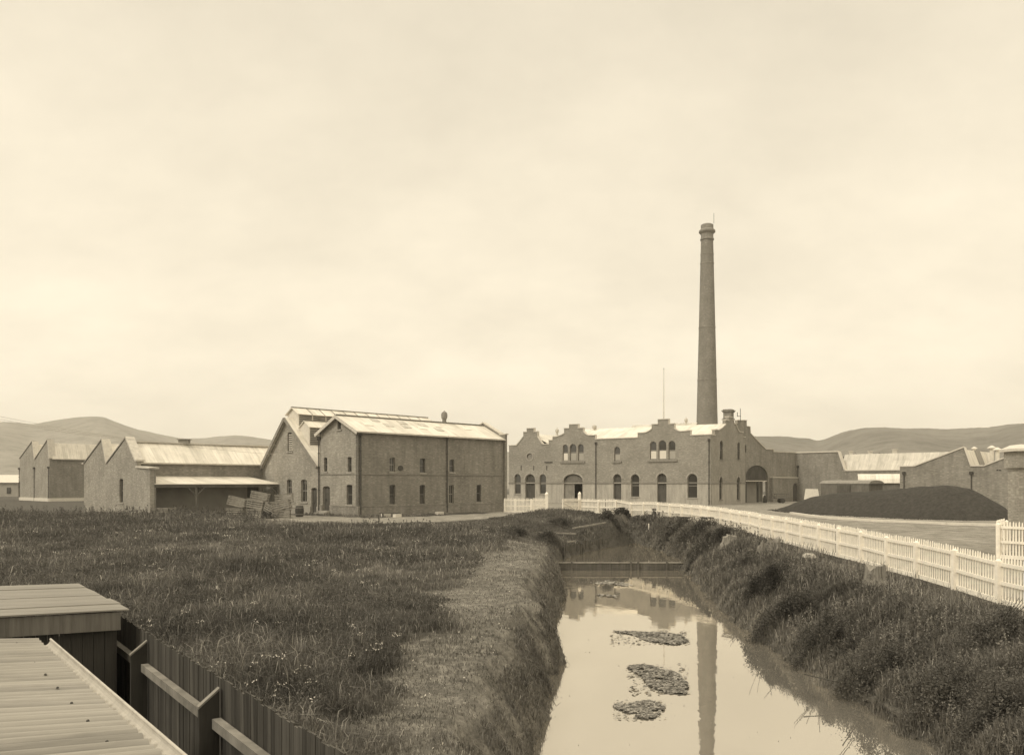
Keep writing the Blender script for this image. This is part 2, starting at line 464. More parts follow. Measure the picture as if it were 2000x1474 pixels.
# ------------------------------------------------------------------ terrain
def sm(x): x = np.clip(x, 0, 1); return x * x * (3 - 2 * x)
YL = [-40, 5, 12.8, 16, 18.9, 20.5, 22.5, 27.5, 29.5, 33, 40, 50, 57, 60, 65, 69.5, 72.5, 80]
XL = [-1.5, -.75, -.15, .1, .28, .5, .72, 1.2, 1.1, 1.35, 2.15, 2.6, 2.95, 3.7, 5.6, 7.8, 9.8, 11.0]
YR = [-40, 10, 20, 28, 34, 40, 46, 52, 58, 64, 69, 72.5, 80]
XR = [9, 9.2, 9.5, 9.35, 9.6, 10.1, 10.9, 11.5, 12.2, 12.3, 12.1, 11.6, 11.0]
def wig(Y, a=0.0): return .12 * np.sin(Y * 1.7 + a) + .11 * np.sin(Y * 3.9 + 1.3 + a) + .06 * np.sin(Y * 9.1 + a * 2)
def xl_(Y): return np.interp(Y, YL, XL) + .38 * np.exp(-((np.asarray(Y) - 27.9) / .75) ** 2) - .22 * np.exp(-((np.asarray(Y) - 23.6) / .9) ** 2) + .2 * np.exp(-((np.asarray(Y) - 20.9) / .5) ** 2) + wig(Y) * np.clip(Y / 20, .3, 1)
def xr_(Y): return np.interp(Y, YR, XR) + wig(Y, 2.2)
def water_z(Y): return np.where(Y < 56.5, -2.9, -2.42)
def fnoise(X, Y):
    return (np.sin(X * .9 + 1.3 * np.sin(Y * .37)) * np.cos(Y * .8 + np.sin(X * .5)) * .5 + np.sin(X * 2.3 + Y * 1.1 + 2) * .25 + np.cos(X * 1.7 - Y * 2.9) * .22)
_FY = [14, 58.2, 63.4, 67.8, 72.4, 77.2, 82.2]; _FX = [15.5, 15.5, 15.1, 14.8, 13.9, 12.3, 8.7]
def ground_z(X, Y):
    X = np.asarray(X, float); Y = np.asarray(Y, float)
    tl = np.interp(Y, [0, 12, 30, 60, 75, 90], [-1.1, -1.05, -.85, -.25, 0, 0])
    tr = np.interp(Y, [0, 20, 26, 33, 46, 60, 80, 90], [-1, -.88, -.74, -.5, -.34, -.22, -.12, 0])
    XLv = xl_(Y); XRv = xr_(Y); wz = water_z(Y)
    bump_ = .07 * fnoise(X, Y) * (Y < 95)
    tl = tl + bump_; tr = tr + bump_ * .7
    tl = tl - np.interp(Y, [44, 57, 67, 76], [0, .9, 1.0, 0]) * np.exp(-(np.clip(XLv - X, 0, 99) / 4.5) ** 2)
    dl = XLv - X + .22 * np.sin(Y * 2.9 + X * 3) * np.sin(Y * 1.13 + 1) * np.exp(-np.abs(XLv - X) / .8); dr = X - XRv + .25 * np.sin(Y * 1.9 + X * 2) * np.sin(Y * .83) * np.exp(-np.abs(X - XRv - .6) / .9)
    bed = wz - .45
    zl = bed + (tl - bed) * np.clip((dl + .3) / 1.15, 0, 1) ** .62
    dr = np.where(dr > 0, dr * 4.8 / np.clip(np.interp(Y, _FY, _FX) - XRv - .35, 1.2, 4.8), dr)
    zr = bed + (tr - bed) * np.interp(dr, [-.4, 0, .3, .9, 2.2, 3.3, 4.8], [0, .17, .34, .46, .68, .92, 1])
    mid = (XLv + XRv) / 2
    z = np.where(X < mid, zl, zr)
    cr = sm((80.5 - Y) / 7.5)
    top = np.where(X < mid, tl, tr)
    z = z * cr + top * (1 - cr)
    z = z + .62 * np.exp(-((X - 4.2) / 4.2) ** 2 - ((Y - 74.5) / 3.2) ** 2) * np.clip((XLv - X) / 1.5, 0, 1)
    far = sm((np.hypot(X, Y) - 200) / 400)
    return z * (1 - far) - 2.0 * far

FENCE = [(15.3, 14.0), (15.5, 18.6), (15.5, 21.1), (15.5, 23.6), (15.5, 26.1), (15.5, 28.7), (15.5, 31.4), (15.5, 33.9), (15.5, 36.4), (15.5, 38.9), (15.5, 41.4), (15.5, 43.9), (15.5, 46.3), (15.5, 48.8),
         (15.5, 51.2), (15.5, 53.5), (15.5, 55.8), (15.5, 58.2)]
def pxpt(px, Y): return ((px - CX) / F * Y, Y)
FENCE += [pxpt(1406.6, 60.6), pxpt(1382.6, 63.4), pxpt(1368, 65.6), pxpt(1350, 67.8), pxpt(1331, 70.0), pxpt(1307.5, 72.4), pxpt(1284.5, 74.7), pxpt(1256.4, 77.2), pxpt(1231.6, 79.0), pxpt(1203, 80.8), pxpt(1168.6, 82.2), pxpt(1132, 83.4)]
FENCE[0:1] = []
FL = [pxpt(1067.7, 84.5), pxpt(1038, 85.3), pxpt(1006.6, 86.2), pxpt(986, 86.8)]
fx = [p[0] for p in FENCE] ; fy = [p[1] for p in FENCE]
ROAD = [(-24, 76.5), (-19, 72.5), (-13, 69.5), (-8, 71.5), (-2.5, 77.5), (2.5, 83.5), (5.2, 92)]
def seg_dist(X, Y, pl):
    d = np.full(X.shape, 1e9)
    for (x0, y0), (x1, y1) in zip(pl[:-1], pl[1:]):
        dx, dy = x1 - x0, y1 - y0; t = np.clip(((X - x0) * dx + (Y - y0) * dy) / (dx * dx + dy * dy), 0, 1)
        d = np.minimum(d, np.hypot(X - x0 - t * dx, Y - y0 - t * dy))
    return d
def fence_x(Y): return np.interp(Y, fy, fx)
def yard_mask(X, Y):
    r = (X > fence_x(Y) + .15) & (Y < 83.4)
    return (r | (Y >= 84.5 + np.clip(7 - X, 0, 20) * .12)) & (np.hypot(X, Y) < 230) & (X > -2.5 - 0 * Y) | ((Y > 83.4) & (X > 6) & (np.hypot(X, Y) < 230))
def road_d(X, Y): return seg_dist(X, Y, ROAD)
def path_mask(X, Y):
    lw = np.interp(Y, [5, 12, 18, 30, 45, 60, 68], [2.8, 2.7, 3.1, 3.9, 4.0, 3.3, 2.6])
    d = xl_(Y) - X
    return sm((d + .05) / .5) * sm((lw + .5 - d + 1.1 * fnoise(X * .7, Y * .7)) / 1.3) * sm((68 - Y) / 14)

def frange(a, b, st): return list(np.arange(a, b, st))
def geo(a, b, r=1.35):
    out = []; x = a; s = abs(a) * .12
    while abs(x) < abs(b): out.append(x); x += math.copysign(s, b); s *= r
    return out + [b]
xs = sorted(geo(-34, -2600) + frange(-33, -5, 1.0) + frange(-5, 17, .28) + frange(17, 60, 1.3) + geo(60, 2600))
ys = sorted([-400, -150, -60, -25, -10, -3] + frange(0, 30, .33) + frange(30, 92, .62) + frange(92, 160, 2.5) + geo(160, 2600))
xs = np.array(xs); ys = np.array(ys)
GX, GY = np.meshgrid(xs, ys)
GZ = ground_z(GX, GY)
nx, ny = len(xs), len(ys)
rd = road_d(GX, GY); ym = yard_mask(GX, GY)
dirt = np.maximum(np.maximum(sm((4.4 - rd + .6 * fnoise(GX, GY)) / 1.4), ym * .95), np.maximum(path_mask(GX, GY) * .46, (.55 * np.exp(-((xl_(GY) - GX - .15) / .35) ** 2) * (GY < 58))))
idx = np.arange(nx * ny).reshape(ny, nx)
quads = np.stack([idx[:-1, :-1], idx[:-1, 1:], idx[1:, 1:], idx[1:, :-1]], -1).reshape(-1, 4)
cxm = (GX[:-1, :-1] + GX[1:, 1:]).ravel() / 2; cym = (GY[:-1, :-1] + GY[1:, 1:]).ravel() / 2
kind = np.zeros(len(quads), int)
kind[road_d(cxm, cym) < 3.9] = 1
kind[yard_mask(cxm, cym)] = 2
kind[(path_mask(cxm, cym) > .5) & (kind == 0)] = 3
def sub_mesh(name, sel):
    q = quads[sel]; u, inv = np.unique(q.ravel(), return_inverse=True)
    co = np.stack([GX.ravel()[u], GY.ravel()[u], GZ.ravel()[u]], -1)
    me = bpy.data.meshes.new(name); me.from_pydata(co.tolist(), [], inv.reshape(-1, 4).tolist())
    a = me.attributes.new('dirt', 'FLOAT', 'POINT'); a.data.foreach_set('value', dirt.ravel()[u].astype(np.float32))
    me.polygons.foreach_set('use_smooth', [True] * len(me.polygons)); me.materials.append(M['ground'])
    o = bpy.data.objects.new(name, me); COL.objects.link(o); o['kind'] = 'structure'; return o
sub_mesh('ground', kind == 0); sub_mesh('dirt_road', kind == 1); sub_mesh('yard', kind == 2); sub_mesh('footpath', kind == 3)

# water: two level pools
def pool(name, y0, y1, z):
    Y = np.linspace(y0, y1, 60); mb = MB()
    for a, b in zip(Y[:-1], Y[1:]):
        mb.face([(float(xl_(a)) - .8, a, z), (float(xr_(a)) + .8, a, z), (float(xr_(b)) + .8, b, z), (float(xl_(b)) - .8, b, z)])
    o = mb.build(name, M['water']); o['kind'] = 'structure'; return o
pool('creek_water', -40, 56.5, -2.9); pool('pond_water', 56.75, 77.5, -2.42)

# hills
def hills(name, prof, r0, r1, mat, jag=1.0, seed=0):
    """prof: (px, py) ridge line seen from the eye; hill rises from r0 to its ridge at r1 then falls"""
    rg = np.random.default_rng(seed)
    pxs = np.linspace(prof[0][0], prof[-1][0], 420); pys = np.interp(pxs, [p[0] for p in prof], [p[1] for p in prof])
    wob = np.convolve(rg.normal(0, 1, 420), np.ones(3) / 3, 'same') * .45 * jag + np.convolve(rg.normal(0, 1, 420), np.ones(25) / 25, 'same') * 2.0 * jag
    pys = pys + wob
    T = np.array([0, .12, .25, .38, .5, .62, .74, .86, 1, 1.12, 1.4, 1.9]); co = []
    for i, (px, py) in enumerate(zip(pxs, pys)):
        k = (px - CX) / F; n = math.hypot(k, 1)
        H = (HZ - py) * (r1 / n) / F + CAMZ
        for t in T:
            r = r0 + (r1 - r0) * t
            e = (sm(t) ** .9) if t <= 1 else 1 - sm((t - 1) / .9)
            und = 1 + .10 * math.sin(px * .021 + t * 5) * math.sin(t * 3.14) if t < 1 else 1
            co.append((k / n * r, r / n, -2.2 + (H + 2.2) * float(e) * und))
    m_ = len(T); fs = [(i * m_ + j, (i + 1) * m_ + j, (i + 1) * m_ + j + 1, i * m_ + j + 1) for i in range(419) for j in range(m_ - 1)]
    me = bpy.data.meshes.new(name); me.from_pydata(co, [], fs); me.materials.append(mat)
    me.polygons.foreach_set('use_smooth', [True] * len(fs))
    o = bpy.data.objects.new(name, me); COL.objects.link(o); o['kind'] = 'structure'
    return o
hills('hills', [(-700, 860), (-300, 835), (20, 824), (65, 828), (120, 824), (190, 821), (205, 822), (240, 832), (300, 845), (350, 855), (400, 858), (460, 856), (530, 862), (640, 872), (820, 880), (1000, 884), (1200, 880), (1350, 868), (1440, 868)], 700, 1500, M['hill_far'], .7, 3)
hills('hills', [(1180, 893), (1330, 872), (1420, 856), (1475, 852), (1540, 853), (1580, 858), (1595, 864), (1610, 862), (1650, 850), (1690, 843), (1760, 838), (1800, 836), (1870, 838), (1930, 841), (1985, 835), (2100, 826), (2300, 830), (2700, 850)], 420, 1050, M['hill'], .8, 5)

# ------------------------------------------------------------------ BUILDINGS, left group
uA = Vector((.6817, .7317)); vA = Vector((-.7317, .6817))          # along the long side / along the gable fronts (to the left)
C0 = Vector((-14.25, 76.0))
G = Wall(C0, vA, uA)                 # gable front plane: s runs leftwards
S = Wall(C0, uA, vA)                 # long side plane: s runs to the back right
LA = S.s(987.5); WA = G.s(624.3)
store = thing('brick_store', 'two storey brick store with pale iron roof and one gable end, in the middle left', 'building', (C0.x, C0.y, 0))
apx = G.s(658.6); zap = G.z(658.6, 814); zeL = G.z(625, 848); zeR = G.z(699, 841)
ze = (zeL + zeR) / 2; apx = WA / 2
def gwin(px0, px1, y0, y1, kind='seg', W=G):
    a, b = W.s(px0), W.s(px1); pm = (px0 + px1) / 2
    return (min(a, b), max(a, b), W.z(pm, y1), W.z(pm, y0), kind)
Zs = -.5
ops = [gwin(632.4, 639.2, 893, 921), gwin(679, 686.8, 892, 921.5), gwin(676.8, 688, 946, 985.4), gwin(659, 665.8, 822, 838.5, 'flat')]
dr_ = gwin(630.5, 644.3, 949, 997)
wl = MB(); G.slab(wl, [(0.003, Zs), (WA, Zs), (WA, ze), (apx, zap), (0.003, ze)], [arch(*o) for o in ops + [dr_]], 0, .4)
wl.build('gable_wall', M['brick_light'], store)
for i, o in enumerate(ops[:3]): window(G, store, *o, blind=None, frame='joinery', mid=True)
window(G, store, *ops[3], frame='joinery', glass='dark', mid=False)
door(G, store, *dr_)
st = MB(); G.boxw(st, dr_[0] - .3, dr_[1] + .3, -.3, dr_[2] - .16, -.9, -.02); G.boxw(st, dr_[0] - .1, dr_[1] + .1, -.1, dr_[2] - .01, -.45, -.018); st.build('door_step', M['stone'], store)
# long side
opl = [gwin(761, 771.7, 893, 921, 'seg', S), gwin(819.8, 830.7, 895, 923, 'seg', S), gwin(877.8, 887.4, 897, 921.7, 'seg', S),
       gwin(761, 772, 946.4, 984.6, 'seg', S), gwin(819.8, 830.2, 946.4, 984.2, 'seg', S), gwin(877, 886.6, 946.4, 982.8, 'seg', S), gwin(931, 940, 946, 980, 'seg', S)]
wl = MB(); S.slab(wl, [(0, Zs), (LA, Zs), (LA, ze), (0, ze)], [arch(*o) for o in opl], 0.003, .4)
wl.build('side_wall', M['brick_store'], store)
for i, o in enumerate(opl):
    window(S, store, *o, frame='sash' if i in (0, 5) else 'joinery', mull=1 if i in (0, 5) else 0)
bk = MB(); W4 = Wall(C0 + uA * LA, vA, uA); W4.slab(bk, [(0.4, Zs), (WA, Zs), (WA, ze), (apx, zap), (0.4, ze)], [], -.4, -.003)
S2 = Wall(C0 + vA * WA, uA, -vA); S2.slab(bk, [(.4, Zs), (LA - .4, Zs), (LA - .4, ze), (.4, ze)], [], 0, .4); bk.build('rear_wall', M['brick_store'], store)
# stringcourse and plinth
zst = S.z(700, 925); zpl = S.z(700, 989.5)
bd = MB()
S.boxw(bd, -.06, LA, zst - .06, zst + .06, -.06, -.002); G.boxw(bd, .002, WA, zst - .06, zst + .06, -.058, -.002); bd.build('string_course', M['coping_dark'], store)
def gaps(W, mb, s0, s1, z0, z1, d0, d1, cuts):
    cuts = sorted(cuts); a = s0
    for c0, c1 in cuts:
        if c0 > a: W.boxw(mb, a, min(c0, s1), z0, z1, d0, d1)
        a = max(a, c1)
    if a < s1: W.boxw(mb, a, s1, z0, z1, d0, d1)
pl = MB(); S.boxw(pl, -.1, LA, Zs, zpl - .02, -.1, -.002); gaps(G, pl, .002, WA, Zs, zpl - .02, -.098, -.002, [(dr_[0] - .05, dr_[1] + .05)])
S.boxw(pl, -.13, LA, zpl - .018, zpl + .08, -.13, -.002); gaps(G, pl, .002, WA, zpl - .018, zpl + .08, -.128, -.002, [(dr_[0] - .05, dr_[1] + .05)])
pl.build('plinth', M['brick_yard'], store)
# blind arched panel, brick scar
pan = MB(); S.slab(pan, arch(S.s(907), S.s(936), zst + .12, S.z(920, 873), 'seg'), [], -.02, -.004); pan.build('bricked_up_arch', M['brick_yard'], store)
# roof
rf = MB(); E = .35; rise = (zap - ze) / apx
def gp(fr0, s, d, z):  # on frame: s along uA, d along vA
    p = C0 + uA * s + vA * d; return (p.x, p.y, z)
zE = ze - .3 * rise
roof_quad(rf, gp(0, -E, -.3, zE + .14), gp(0, LA - .4, -.3, zE + .14), gp(0, LA - .4, apx, zap + .16), gp(0, -E, apx, zap + .16))
roof_quad(rf, gp(0, LA - .4, WA + .3, zE + .14), gp(0, -E, WA + .3, zE + .14), gp(0, -E, apx, zap + .16), gp(0, LA - .4, apx, zap + .16))
roof_o = rf.build('roof', M['iron'], store)
rc = MB(); rc.beam(gp(0, -E - .02, apx, zap + .2), gp(0, LA - .4, apx, zap + .2), .36, .07); rc.build('ridge_capping', M['coping_dark'], store)
bb = MB()
for sgn, d0 in ((1, -.3), (-1, WA + .3)):
    bb.beam(gp(0, -E - .03, d0, zE - .02), gp(0, -E - .03, apx, zap - .0), .07, .3)
bb.build('barge_board', M['coping'], store)
gt = MB(); gt.beam(gp(0, -E, -.37, zE + .05), gp(0, LA - .4, -.37, zE + .05), .1, .12); gt.build('gutter', M['coping'], store)
# skylight panels on the roof
def on_roof(s, t): # t 0 eave..1 ridge
    d = -.3 + (apx + .3) * t; return Vector(gp(0, s, d, zE + .14 + (zap + .16 - zE - .14) * t))
nr = (on_roof(5, 0) - on_roof(0, 0)).cross(on_roof(0, 1) - on_roof(0, 0)).normalized()
if nr.z < 0: nr = -nr
for i, (s0, t0) in enumerate([(1.6, .40), (4.2, .42), (6.4, .40), (8.4, .38), (6.6, .66), (9.2, .6), (11.2, .62), (3.3, .72), (10.6, .34), (15.2, .55)]):
    q = MB(); a, b_, c, d = [on_roof(s0, t0), on_roof(s0 + .95, t0), on_roof(s0 + .95, t0 + .2), on_roof(s0, t0 + .2)]
    q.box8([p + nr * .004 for p in (a, b_, c, d)] + [p + nr * .05 for p in (a, b_, c, d)]); q.build('skylight', M['iron_dull'] if i % 3 else M['blind'], store)
# end parapet with coping on the far gable
ep = MB(); We = Wall(C0 + uA * (LA - .38), vA, uA)
We.slab(ep, [(-.25, Zs), (WA + .2, Zs), (WA + .2, ze + .5), (apx + .3, zap + .38), (apx - .3, zap + .38), (.55, ze + .62), (.55, ze + .5), (-.25, ze + .5)], [], 0.004, .36); ep.build('parapet_wall', M['brick_store'], store)
cp = MB(); strip(We, cp, [(-.35, ze + .5), (.55, ze + .5)], .14, .08, .46); strip(We, cp, [(.45, ze + .6), (apx, zap + .42), (WA + .2, ze + .5)], .14, .08, .46); cp.build('coping', M['coping'], store)
downpipe(S, store, -.12 + .3, .1, ze - .35); downpipe(S, store, S.s(872), .1, S.z(872, 856)); downpipe(G, store, WA - .02, 0, G.z(624, 858))
vt = MB(); vb = Vector(gp(0, S.s(862) * .98, apx + .8, 0)); vp = Vector(gp(0, 13.6, apx, zap - .2))
vt.lathe((vp.x, vp.y, vp.z), [(.22, 0), (.22, .75), (.3, .8), (.34, 1.1), (.34, 1.3), (.28, 1.35), (.3, 1.42), (.1, 1.6), (.02, 1.68)], 12); vt.build('ventilator', M['coping_dark'], store)
sc = MB()
for (s, z, r) in ((S.s(782), S.z(782, 914), .28),):
    sc.lathe((0, 0, 0), [(r, 0), (r, .02)], 12)
    sc.v = [tuple(S.P(s + v[0] * 1.2, z + v[1], -.01 - v[2])) for v in sc.v]
sc.build('dark_hole', M['iron_dark'], store)  # dark disc laid on the wall in place of a dark hole

# ---- steep gabled drying house
Wb0 = WA + .01; Wb1 = G.s(513); apb = G.s(560.5); zapb = G.z(560.5, 818); zeb = 4.6; LB = 20
kiln = thing('gabled_drying_house', 'steep gabled brick house with louvred roof ridge, left of the two storey store', 'building', (G.P((Wb0 + Wb1) / 2, 0).x, G.P((Wb0 + Wb1) / 2, 0).y, 0))
ob = [gwin(561.6, 570.7, 844, 881), gwin(560, 570, 936, 967), gwin(588, 599.6, 936, 980)]; db = gwin(608, 619, 952, 1001)
db = (db[0], db[1], 0.05, db[3], 'seg')
wl = MB(); G.slab(wl, [(Wb0, Zs), (Wb1, Zs), (Wb1, zeb), (apb, zapb), (Wb0, zeb)], [arch(*o) for o in ob + [db]], 0.0, .4)
wl.build('gable_wall', M['brick_light'], kiln)
lv = window(G, kiln, *ob[0], frame='joinery', glass='dark', mid=False)
q = MB(); 
for k in range(8):
    zz = ob[0][2] + .12 + k * (ob[0][3] - ob[0][2] - .2) / 8; G.boxw(q, ob[0][0] + .08, ob[0][1] - .08, zz, zz + .1, .1, .19)
q.build('louvre', M['cream'], lv)
window(G, kiln, *ob[1], frame='sash', mull=1); window(G, kiln, *ob[2], frame='sash', mull=1); door(G, kiln, *db)
pl = MB(); gaps(G, pl, Wb0, Wb1, Zs, zpl - .1, -.1, -.002, [(db[0] - .05, db[1] + .05)]); pl.build('plinth', M['stone'], kiln)
kb = MB(); Wk = Wall(C0 + vA * Wb1, uA, -vA); Wk.slab(kb, [(.4, Zs), (LB, Zs), (LB, zeb), (.4, zeb)], [], 0, .4)
Wk2 = Wall(C0 + uA * LB, vA, uA); Wk2.slab(kb, [(Wb0, Zs), (Wb1 - .4, Zs), (Wb1 - .4, zeb), (apb, zapb), (Wb0, zeb)], [], -.35, -.003); kb.build('rear_wall', M['brick_light'], kiln)
rf = MB(); slr = (zapb - zeb) / (apb - Wb0)
roof_quad(rf, gp(0, -.3, Wb0 + .02, zeb + .16), gp(0, LB + .3, Wb0 + .02, zeb + .16), gp(0, LB + .3, apb, zapb + .16), gp(0, -.3, apb, zapb + .16))
sll = (zapb - zeb) / (Wb1 - apb)
roof_quad(rf, gp(0, LB + .3, Wb1 + .3, zeb + .16 - .3 * sll), gp(0, -.3, Wb1 + .3, zeb + .16 - .3 * sll), gp(0, -.3, apb, zapb + .16), gp(0, LB + .3, apb, zapb + .16))
rf.build('roof', M['iron'], kiln)
bb = MB(); bb.beam(gp(0, -.36, Wb0 + .02, zeb + .0), gp(0, -.36, apb, zapb + .02), .09, .34); bb.beam(gp(0, -.36, Wb1 + .3, zeb - .3 * sll), gp(0, -.36, apb, zapb + .02), .09, .34); bb.build('barge_board', M['coping_dark'], kiln)
# ridge monitor
def louvre_box(par, s0, s1, d0, d1, zb, zt, za, over=.25, posts=7, glaz=False):
    mo = MB()
    P = lambda s, d, z: Vector(gp(0, s, d, z))
    for k in range(int((zt - zb) / .19)):
        zz = zb + .1 + k * .19
        for dd, sg in ((d0, -1), (d1, 1)):
            ya, yb = sorted((dd, dd - sg * .04)); mo.box8([P(s0 + .05, ya, zz), P(s1 - .05, ya, zz), P(s1 - .05, yb, zz), P(s0 + .05, yb, zz), P(s0 + .05, ya, zz + .125), P(s1 - .05, ya, zz + .125), P(s1 - .05, yb, zz + .125), P(s0 + .05, yb, zz + .125)])
    lo = mo.build('louvre', M['louvre'], par)
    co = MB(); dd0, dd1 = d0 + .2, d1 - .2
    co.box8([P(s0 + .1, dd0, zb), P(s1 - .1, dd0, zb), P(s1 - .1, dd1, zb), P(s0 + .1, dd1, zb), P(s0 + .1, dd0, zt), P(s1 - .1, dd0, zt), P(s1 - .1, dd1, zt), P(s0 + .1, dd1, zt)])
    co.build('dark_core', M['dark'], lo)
    for k in range(posts):
        ss = s0 + (s1 - s0) * k / (posts - 1)
        for dd in (d0, d1): fr = MB(); fr.beam(P(ss, dd, zb), P(ss, dd, zt), .09, .09); fr.build('post', M['cream'], lo)
    for ss, dl in ((s0, -1), (s1, 1)):
        en = MB(); w_ = Wall(C0 + uA * ss, vA, uA); w_.slab(en, [(d0 + .04, zb), (d1 - .04, zb), (d1 - .04, zt), ((d0 + d1) / 2, za - .08), (d0 + .04, zt)], [], -.03 if dl < 0 else -.0, .04 if dl < 0 else .07)
        en.build('end_board', M['cream'], lo)
    r_ = MB(); dm = (d0 + d1) / 2; sl = (za - zt) / (dm - d0)
    roof_quad(r_, P(s0 - over, d0 - over, zt - over * sl + .08), P(s1 + over, d0 - over, zt - over * sl + .08), P(s1 + over, dm, za + .08), P(s0 - over, dm, za + .08), .07)
    roof_quad(r_, P(s1 + over, d1 + over, zt - over * sl + .08), P(s0 - over, d1 + over, zt - over * sl + .08), P(s0 - over, dm, za + .08), P(s1 + over, dm, za + .08), .07)
    r_.build('roof', M['iron'], lo)
    rr = MB(); rr.beam(P(s0 - over, dm, za + .11), P(s1 + over, dm, za + .11), .22, .06)
    if glaz:
        for k in range(1, 12):
            ss = s0 + (s1 - s0) * k / 12; rr.beam(P(ss, d0 - over, zt - over * sl + .1), P(ss, dm, za + .1), .08, .03)
    rr.build('ridge_capping', M['coping_dark'], lo)
    return lo
mzb = zapb - 1.2
louvre_box(kiln, .75, 18.9, apb - 1.0, apb + 1.0, mzb, 10.25, 10.85, .25, 12, True)
louvre_box(kiln, .5, 3.8, 8.8, 10.5, 6.6, 8.75, 9.35, .15, 2)
louvre_box(kiln, .9, 2.2, 14.0, 14.9, 7.2, 8.5, 8.9, .15, 2)

# ---- saw tooth building (front) with veranda
Cs = C0 + vA * Wb1                                  # plane of long wall passes here
SL = Wall(Cs, uA, vA); aF = SL.s(265)               # negative: distance towards the camera side
Fs = Wall(Cs + uA * aF, vA, uA)                     # its gable front
saw = thing('saw_tooth_shed', 'brick shed with two saw tooth gables and long pale veranda, left of the steep gable', 'building', (Fs.P(0, 0).x, Fs.P(0, 0).y, 0))
prof = [Fs.sz(256.5, 901), Fs.sz(246, 855), Fs.sz(208.7, 905), Fs.sz(199.4, 858.5), Fs.sz(164, 906)]
zev = SL.z(300, 904)
sannex = Fs.s(293)                                   # negative s (towards the right / camera)
out = [(sannex, Zs), (prof[4][0], Zs), (prof[4][0], prof[4][1])] + [prof[3], (prof[2][0] + .12, prof[2][1]), (prof[2][0] - .12, prof[2][1] ), prof[1], (0.0, prof[0][1]), (-.25, prof[0][1]), (-.25, Fs.z(270, 913)), (sannex, Fs.z(290, 915.5))]
wop = [gwin(233.3, 240.3, 934.6, 981, 'seg', Fs)]
wl = MB(); Fs.slab(wl, out, [arch(*o) for o in wop], 0, .38); wl.build('gable_wall', M['brick_light'], saw)
window(Fs, saw, *wop[0], frame='joinery')
cpm = MB(); strip(Fs, cpm, [prof[4], prof[3]], .13, .07, .42); cpm.build('coping', M['coping_dark'], saw); cpm = MB(); strip(Fs, cpm, [prof[2], prof[1]], .13, .07, .42)
cpm.build('coping', M['coping_dark'], saw)
cpl = MB(); strip(Fs, cpl, [prof[3], (prof[2][0] + .1, prof[2][1])], .16, .1, .75); cpl.build('coping', M['coping'], saw); cpl = MB(); strip(Fs, cpl, [prof[1], (0.02, prof[0][1]), (-.35, prof[0][1])], .16, .1, .75); cpl.build('coping', M['coping'], saw); cpl = MB()
strip(Fs, cpl, [(prof[4][0] + .35, prof[4][1]), prof[4]], .16, .1, .6)
cpl.build('coping', M['coping'], saw); cpl = MB(); strip(Fs, cpl, [(-.2, Fs.z(270, 913)), (sannex - .1, Fs.z(290, 915.5))], .16, .12, .8); cpl.build('coping', M['coping'], saw)
Ltot = -aF + 9
rf = MB()
def fp(a, d, z): p = Fs.A + uA * a + vA * d; return (p.x, p.y, z)
roof_quad(rf, fp(.45, -.15, zev - .02), fp(-aF - .03, -.15, zev - .02), fp(-aF - .03 + 6, prof[1][0] + 0, prof[1][1] - .35) if False else fp(-aF - .03, prof[1][0], prof[1][1] - .38), fp(.45, prof[1][0], prof[1][1] - .38))
roof_quad(rf, fp(Ltot, .35, zev + .4), fp(-aF + .0, .35, zev + .4), fp(-aF, prof[1][0], prof[1][1] - .38), fp(Ltot, prof[1][0], prof[1][1] - .38)) 
roof_quad(rf, fp(Ltot, prof[2][0], prof[2][1] - .3), fp(.45, prof[2][0], prof[2][1] - .3), fp(.45, prof[1][0], prof[1][1] - .38), fp(Ltot, prof[1][0], prof[1][1] - .38))
roof_quad(rf, fp(.45, prof[2][0] + .05, prof[2][1] - .3), fp(Ltot, prof[2][0] + .05, prof[2][1] - .3), fp(Ltot, prof[3][0], prof[3][1] - .38), fp(.45, prof[3][0], prof[3][1] - .38))
roof_quad(rf, fp(Ltot, prof[4][0], prof[4][1] - .3), fp(.45, prof[4][0], prof[4][1] - .3), fp(.45, prof[3][0], prof[3][1] - .38), fp(Ltot, prof[3][0], prof[3][1] - .38))
rf.build('roof', M['iron'], saw)
rc = MB(); rc.beam(fp(.4, prof[1][0], prof[1][1] - .33), fp(Ltot, prof[1][0], prof[1][1] - .33), .4, .08); rc.build('ridge_capping', M['cream'], saw)
gt = MB(); gt.beam(fp(.4, -.2, zev - .02), fp(-aF - .03, -.2, zev - .02), .12, .12); gt.build('gutter', M['coping'], saw)
zvt = SL.z(300, 929.5)
wl = MB(); Wl_ = Wall(Fs.A, uA, vA)
vdo = (Wl_.s(484.5), Wl_.s(521)); 
Wl_.slab(wl, [(.38, zvt - .3), (-aF - .005, zvt - .3), (-aF - .005, zev - .05), (.38, zev - .05)], [], 0.004, .35); wl.build('upper_wall', M['brick_store'], saw)
h1 = arch(Wl_.s(483), Wl_.s(506) , -.1, 2.7, 'flat')
wl = MB(); Wl_.slab(wl, [(.38, Zs), (-aF - .005, Zs), (-aF - .005, zvt - .31), (.38, zvt - .31)], [h1], 0.0, .33); wl.build('veranda_wall', M['plaster'], saw)
dk = MB(); Wl_.boxw(dk, Wl_.s(483) + .02, Wl_.s(506) - .02, -.05, 2.68, .2, .28); dk.build('door', M['door'], saw)
rw = MB(); Wr = Wall(Fs.A + vA * prof[4][0], uA, -vA); Wr.slab(rw, [(.38, Zs), (Ltot, Zs), (Ltot, prof[4][1] - .4), (.38, prof[4][1] - .4)], [], 0.003, .35)
Wq = Wall(Fs.A + uA * Ltot, vA, uA); Wq.slab(rw, [(.4, Zs), (prof[4][0] - .4, Zs), (prof[4][0] - .4, prof[4][1] - .5), (.4, prof[4][1] - .5)], [], -.35, -.01); rw.build('rear_wall', M['brick_light'], saw)
